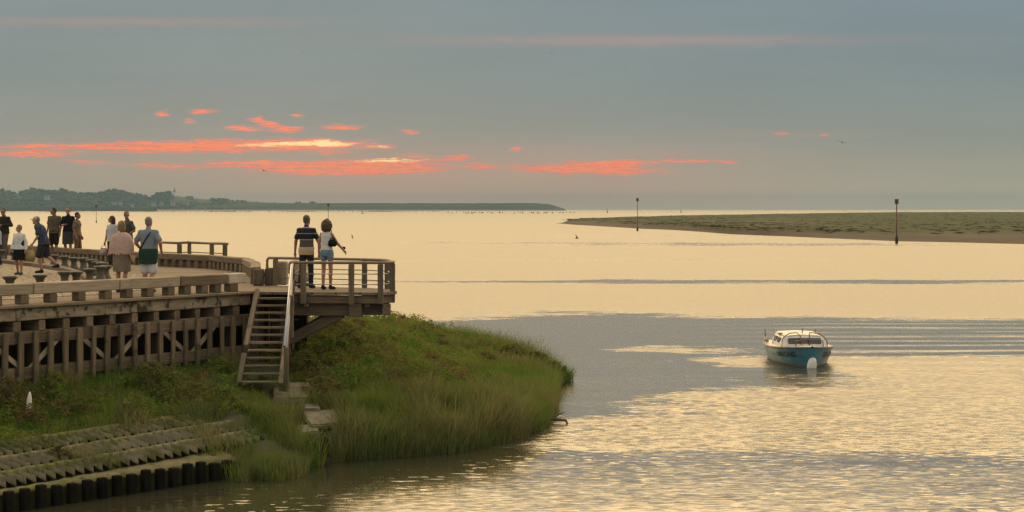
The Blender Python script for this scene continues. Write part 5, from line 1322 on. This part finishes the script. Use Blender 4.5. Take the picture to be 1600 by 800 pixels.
def strap_fn(p0, p1, out=.13):
    """flat band round the torso from left shoulder to right hip (front and back)"""
    def f(c):
        bm = bmesh.new(); sp = c['spine']; g = c['g']; N = 12
        for sy in (-1, 1):
            pts = []
            for i in range(N+1):
                q = i/N; x = p0[0]+(p1[0]-p0[0])*q; z = p0[1]+(p1[1]-p0[1])*q; s_ = sp(min(z, 1.46)); rx = .175*g+.02; ry = (.118*g+.022)*(1 if z < 1.36 else max(.2, 1-(z-1.36)/.13))
                pts.append((s_.x+x, s_.y+sy*ry*math.sqrt(max(.05, 1-(x/rx)**2)), z))
            for a, b in zip(pts, pts[1:]): cap(bm, a, .016, b, .016, 6)
        return bm
    return f
def build_people():
    D = DK+.014
    def ft(px, py, dz=0): return P(px, py, DK)+Vector((0, 0, .013+dz))
    def Hpx(py_top, py_foot): return (py_foot-py_top)*1.93/(py_foot-HZ)
    black = cloth('black', (.012, .012, .014)); white = cloth('white', (.66, .64, .60)); shoe_d = cloth('dark shoe', (.02, .02, .025)); shoe_b = cloth('blue shoe', (.03, .06, .09))
    grey_h = hairmat('grey', (.20, .18, .15)); dark_h = hairmat('dark', (.022, .014, .010)); brown_h = hairmat('brown', (.06, .032, .018)); blond_h = hairmat('blond', (.26, .17, .08)); pep_h = hairmat('grizzled', (.10, .08, .06))
    walk = dict(knL=(-.10, .12, .49), anL=(-.10, .20, .10), knR=(.10, .02, .49), anR=(.10, -.22, .12))
    small = dict(knL=(-.10, .06, .49), anL=(-.11, .06, .085), knR=(.10, .02, .49), anR=(.105, -.10, .09))
    # couple on the platform (backs to us, holding hands)
    polo = stripes_mat('striped polo cloth', 2, [(0, (.085, .08, .075)), (.36, (.30, .28, .25)), (.40, (.02, .022, .03)), (.60, (.24, .23, .21)), (.64, (.02, .022, .03)), (.80, (.06, .06, .065)), (.84, (.30, .28, .25)), (.88, (.02, .022, .03))], 1/.62, -.93/.62)
    m1 = make_person('man in a striped polo and dark jeans holding the hand of the curly haired woman', ft(479, 451), Hpx(338, 451), -14, SKIN_DARK, 1.02, pose=dict(knL=(-.11, .0, .49), anL=(-.14, -.10, .085), elR=(.27, .02, 1.16), wrR=(.36, .07, .93), elL=(-.26, -.03, 1.14), wrL=(-.30, .02, .88), anR=(.09, .06, .085), knR=(.09, .05, .49)), look=-12,
        parts=[('polo_shirt', top('short', .93, .018, .01), polo), ('jeans', legs(1, .012, .97), cloth('dark denim', (.022, .028, .04))), ('tied_jumper', tied(.80, 1.0, .02), cloth('sand jumper', (.48, .36, .22))), ('shoe', shoe(-1), shoe_d), ('shoe', shoe(1), shoe_d), ('hair', hair_short(.006), pep_h)])
    make_person('curly haired woman in a white tank top and denim shorts on the platform', ft(510.5, 453), Hpx(345, 453), -22, SKIN, .93, True, pose=dict(elL=(-.22, .0, 1.13), wrL=(-.24, .03, .90), elR=(.25, .08, 1.17), wrR=(.35, .21, 1.00), anL=(-.09, -.02, .085), anR=(.08, .06, .085)), look=10,
        parts=[('tank_top', top('none', .95, .012, .0, False), white), ('denim_shorts', legs(.14, .018, 1.0), cloth('washed denim', (.19, .26, .32), (.13, .19, .25))), ('shoe', shoe(-1), shoe_d), ('shoe', shoe(1), shoe_d), ('hair', hair_curly, hairmat('curly brown', (.085, .05, .025)))])
    # pair walking away behind the near kerb rail
    make_person('woman seen from behind in a pale pink shawl and taupe skirt', ft(190, 457), Hpx(347, 457), -6, SKIN, 1.16, True, pose=dict(elL=(-.27, .0, 1.16), wrL=(-.20, .14, 1.0), elR=(.27, 0, 1.15), wrR=(.22, .12, .98), **{k: v for k, v in small.items()}),
        parts=[('skirt', skirt(.50, 1.02, .17, .19), cloth('taupe', (.215, .165, .12))), ('shawl', shawl, cloth('pink wool', (.52, .355, .29), (.44, .30, .245), 12)), ('shoe', shoe(-1), shoe_d), ('shoe', shoe(1), shoe_d), ('hair', hair_bob, blond_h)])
    make_person('man seen from behind with a green jacket tied over white shorts', ft(232, 457.5), Hpx(341, 457.5), -8, SKIN, 1.12, pose=dict(elL=(-.30, -.03, 1.15), wrL=(-.22, .14, .98), elR=(.31, -.07, 1.15), wrR=(.27, .12, .96), **{k: (v[0], v[1], v[2]) for k, v in small.items()}), look=-6,
        parts=[('shirt', top('short', .92, .018, .012), cloth('grey blue', (.21, .245, .275))), ('shorts', legs(.46, .03, .98, .02), cloth('off white', (.60, .60, .60))), ('tied_jacket', tied(.66, 1.02, .035, True), cloth('bottle green', (.024, .055, .038), (.016, .038, .027))), ('strap', strap_fn((.13, 1.45), (-.17, 1.0)), black), ('shoe', shoe(-1), shoe_d), ('shoe', shoe(1), shoe_d), ('hair', hair_short(.008), grey_h)])
    # walkers coming across the setts
    make_person('elderly woman in an open white shirt over a black dress carrying a tan bag', ft(30, 430), Hpx(353, 430), 168, SKIN, 1.10, True, pose=dict(wrR=(.24, .10, .92), elL=(-.24, -.06, 1.14), wrL=(-.27, .03, .90), **small), look=-25,
        parts=[('dress', skirt(.52, 1.34, .165, .20), black), ('shirt', top('long', .90, .024, .02), white), ('shoe', shoe(-1), shoe_b), ('shoe', shoe(1), shoe_b), ('hair', hair_short(.018), grey_h)])
    make_person('man in a beige cap and navy plaid shirt striding to the left', ft(66, 427), Hpx(336.5, 427), 80, SKIN, 1.12, pose=dict(pel=(0, -.05, .94), chest=(0, .04, 1.27), neck=(0, .12, 1.44), head=(0, .20, 1.575), shL=(-.17, .07, 1.38), shR=(.17, .07, 1.38), elL=(-.21, .04, 1.10), wrL=(-.22, .18, .90), elR=(.21, -.02, 1.10), wrR=(.22, .0, .86), hiL=(-.09, -.05, .91), hiR=(.09, -.05, .91), knR=(.10, -.10, .50), anR=(.10, -.44, .24), knL=(-.10, .05, .49), anL=(-.10, -.02, .085)), look=6,
        parts=[('plaid_shirt', top('short', .86, .02, .02), plaid_mat()), ('shorts', legs(.44, .028, .96, .015), cloth('dark grey', (.035, .036, .042))), ('shoe', shoe(-1), shoe_d), ('shoe', shoe(1), shoe_d), ('hair', hair_short(.004), grey_h), ('cap', capbrim, cloth('beige', (.42, .36, .27)))])
    make_person('man in a brown shirt and dark shorts looking down beside the woman in black', ft(85, 404), Hpx(325, 404), 168, SKIN_DARK, 1.06, pose=dict(head=(.015, .055, 1.615), **small), look=-30,
        parts=[('shirt', top('short', .86, .02, .01), cloth('brown', (.125, .095, .068))), ('shorts', legs(.46, .022, .97), cloth('dark brown', (.025, .02, .018))), ('shoe', shoe(-1), shoe_d), ('shoe', shoe(1), shoe_d), ('hair', hair_short(.012), dark_h)])
    make_person('woman in a black top and patterned dark skirt at the centre of the group', ft(106.5, 405), Hpx(325, 405), 176, SKIN, 1.02, True, pose=dict(elR=(-.0+.24, .0, 1.15), wrR=(.06, .17, 1.16), **small), look=8,
        parts=[('top', top('half', .93, .02, .012), black), ('skirt', skirt(.50, 1.0, .165, .19), mat('patterned skirt', (.05, .055, .06), (.022, .022, .026), 22, .9)), ('shoe', shoe(-1), shoe_d), ('shoe', shoe(1), shoe_d), ('hair', hair_bun, dark_h)])
    make_person('woman dressed in tan standing in profile right of the woman in black', ft(120.5, 406), Hpx(333, 406), 258, SKIN_DARK, 1.0, True, pose=dict(**small), look=0,
        parts=[('blouse', top('short', .90, .018, .014), cloth('tan', (.20, .135, .09))), ('trousers', legs(.95, .016, 1.0), cloth('russet', (.155, .095, .06))), ('shoe', shoe(-1), shoe_d), ('shoe', shoe(1), shoe_d), ('hair', hair_short(.014), brown_h)])
    make_person('woman in a white blouse holding a pale handbag, looking left', ft(175, 418), Hpx(338.5, 418), 150, SKIN_DARK, .98, True, pose=dict(elR=(.25, -.02, 1.12), wrR=(.27, .04, .88), **walk), look=-40,
        parts=[('blouse', top('half', .88, .022, .022), cloth('white grey', (.52, .52, .52))), ('trousers', legs(1, .012, .99), cloth('black brown', (.03, .025, .022))), ('shoe', shoe(-1), shoe_d), ('shoe', shoe(1), shoe_d), ('hair', hair_long, hairmat('auburn', (.05, .022, .012)))])
    make_person('man in a dark tee shirt half hidden behind the pink shawl', ft(199, 419), Hpx(331.5, 419), 140, SKIN_DARK, 1.08, pose=dict(elL=(-.28, -.05, 1.16), wrL=(-.20, .12, 1.02), **small), look=60,
        parts=[('tee_shirt', top('short', .88, .02, .01), cloth('slate', (.07, .072, .07))), ('shorts', legs(.46, .02, .97), black), ('shoe', shoe(-1), shoe_d), ('shoe', shoe(1), shoe_d), ('hair', hair_short(.006), brown_h)])
    make_person('man in a dark brown jacket at the left edge looking down at his hands', ft(6, 405), Hpx(326, 405), 160, SKIN_DARK, 1.05, pose=dict(elL=(-.29, -.02, 1.16), wrL=(-.10, .20, 1.16), elR=(.27, .0, 1.15), wrR=(.08, .20, 1.14), head=(0, .05, 1.62), **small), look=20,
        parts=[('jacket', top('long', .87, .024, .012), cloth('dark brown jacket', (.035, .028, .024))), ('trousers', legs(1, .012, .97), cloth('taupe trousers', (.13, .10, .08))), ('shoe', shoe(-1), shoe_d), ('shoe', shoe(1), shoe_d), ('hair', hair_short(.008), dark_h)])
    make_person('person in a light blue shirt cut off by the left edge', ft(-3, 415), Hpx(351, 415), 100, SKIN, 1.08, pose=dict(**small), look=0,
        parts=[('shirt', top('short', .88, .02, .014), cloth('light blue', (.34, .42, .50))), ('trousers', legs(1, .014, .97), cloth('navy', (.03, .035, .05))), ('shoe', shoe(-1), cloth('grey shoe', (.2, .19, .17))), ('shoe', shoe(1), cloth('grey shoe', (.2, .19, .17))), ('hair', hair_short(.01), grey_h)])
def tied(z0, z1, infl, jacket=False):
    """garment knotted round the waist, hanging behind"""
    def f(c):
        bm = bmesh.new(); sp = c['spine']; g = c['g']; p = sp(.93)
        loft_bm(bm, [(Vector((p.x, p.y-.045, z0)), .165*g+infl*.5, .085*g+infl), (Vector((p.x, p.y-.035, (z0+z1)/2)), .172*g+infl, .10*g+infl), (sp(z1-.03), .160*g+infl+.012, .112*g+infl+.014), (sp(z1), .150*g+infl, .105*g+infl)])
        for s in (-1, 1): cap(bm, Vector((p.x+s*.10, p.y+.13*g, z1-.04)), .030, Vector((p.x+s*.05, p.y+.145*g, z1-.30)), .024)
        if jacket: cap(bm, Vector((p.x+.165*g, p.y-.01, z1-.06)), .05, Vector((p.x+.175*g, p.y-.02, z0+.05)), .03)
        return bm
    return f
def shawl(c):
    bm = bmesh.new(); sp = c['spine']; g = c['g']; J = c['J']
    secs = [(Vector((.02, -.005, .93)), .235*g, .135*g), (Vector((.01, 0, 1.02)), .262*g, .155*g), (Vector((0, 0, 1.14)), .268*g, .16*g), (sp(1.28), .245*g, .15*g), (sp(1.37), .215*g, .13*g), (sp(1.43), .165*g, .105*g), (sp(1.475), .09*g, .085*g)]
    loft_bm(bm, secs, 26); rr = random.Random(3)
    for i in range(16):                               # folds running down and across
        a = math.pi*(1.0+i/15); x0 = math.cos(a)*.17*g; y0 = math.sin(a)*.105*g
        cap(bm, (x0*.9, y0*.9, 1.40), .014, (math.cos(a+.25)*.262*g+.01, math.sin(a+.25)*.152*g, .95+rr.uniform(-.03, .03)), .02, 6)
    for i in range(6): cap(bm, (.16*g, -.03+.02*i-.06, 1.12), .05, (.27*g+rr.uniform(-.02, .02), -.06+.03*i, .74+.03*i), .014, 8)
    for i in range(5): cap(bm, (-.2*g, -.06+.03*i, 1.15), .05, (-.275*g, -.05+.03*i, .92), .02, 8)
    return bm
build_people()

# ------------------------------------------------------------------ bags and carried things
def build_bags():
    def bag(name, c, w, d, h, m, label, handle=.12, rot=0, taper=.86):
        e = empty(name, tuple(c), label, 'bag'); M = Matrix.Translation(c) @ Matrix.Rotation(R(rot), 4, 'Z')
        bm = bmesh.new(); vs = add_box(bm, (0, 0, h/2), (w, d, h))
        for v in vs:
            if v.co.z > h*.6: v.co.x *= taper; v.co.y *= .45
        bmesh.ops.bevel(bm, geom=bm.edges[:], offset=.03, segments=3, affect='EDGES'); bmesh.ops.transform(bm, matrix=M, verts=bm.verts)
        link('bag_body', bm_mesh(bm, 'bag_body', True), m, e)
        for s in (-1, 1):
            pts = [M @ Vector((w*.28*math.cos(a), s*d*.18, h-.01+handle*math.sin(a))) for a in np.linspace(math.pi, 0, 9)]
            tube('handle', pts, .009, m, e, 6)
        return e
    tan = cloth('tan leather', (.36, .27, .13)); pale = cloth('pale leather', (.46, .36, .30)); blk = cloth('black leather', (.012, .012, .013))
    q = P(43, 430, DK); bag('tote_bag', Vector((q.x+.02, q.y+.06, DK+.40)), .36, .14, .34, tan, 'tan tote bag hanging from the hand of the elderly woman in white', .12, 8)
    q = P(162, 418, DK); bag('handbag', Vector((q.x, q.y, DK+.40)), .28, .12, .24, pale, 'pale pinkish handbag hanging from the hand of the woman in the white blouse', .11, 10)
    q = P(516.5, 453, DK); y = q.y-.10
    e = bag('shoulder_bag', Vector((PX(519.5, y).x, y, DK+1.03)), .22, .12, .17, blk, 'black shoulder bag under the arm of the curly haired woman', .05, 10)
    tube('strap', [Vector((PX(514, y).x, y+.10, DK+1.19)), Vector((PX(515, y).x, y+.03, DK+1.40)), Vector((PX(516, y).x, y+.12, DK+1.46)), Vector((PX(519, y).x, y+.18, DK+1.19))], .012, blk, e, 6)
    c = Vector((PX(534.5, y).x, y+.28, DK+.99)); 
    e = empty('camera', tuple(c), 'small dark compact camera dangling from the outstretched hand of the woman', 'camera')
    bm = bmesh.new(); add_box(bm, c, (.10, .04, .065)); bmesh.ops.bevel(bm, geom=bm.edges[:], offset=.008, segments=2, affect='EDGES'); link('camera_body', bm_mesh(bm, 'camera_body'), blk, e)
    link('lens', bm_mesh(lathe([(.026, 0), (.024, .03), (.018, .032)], 14), 'lens'), blk, e, Matrix.Translation(c+Vector((0, -.02, 0))) @ Matrix.Rotation(R(90), 4, 'X'))
build_bags()
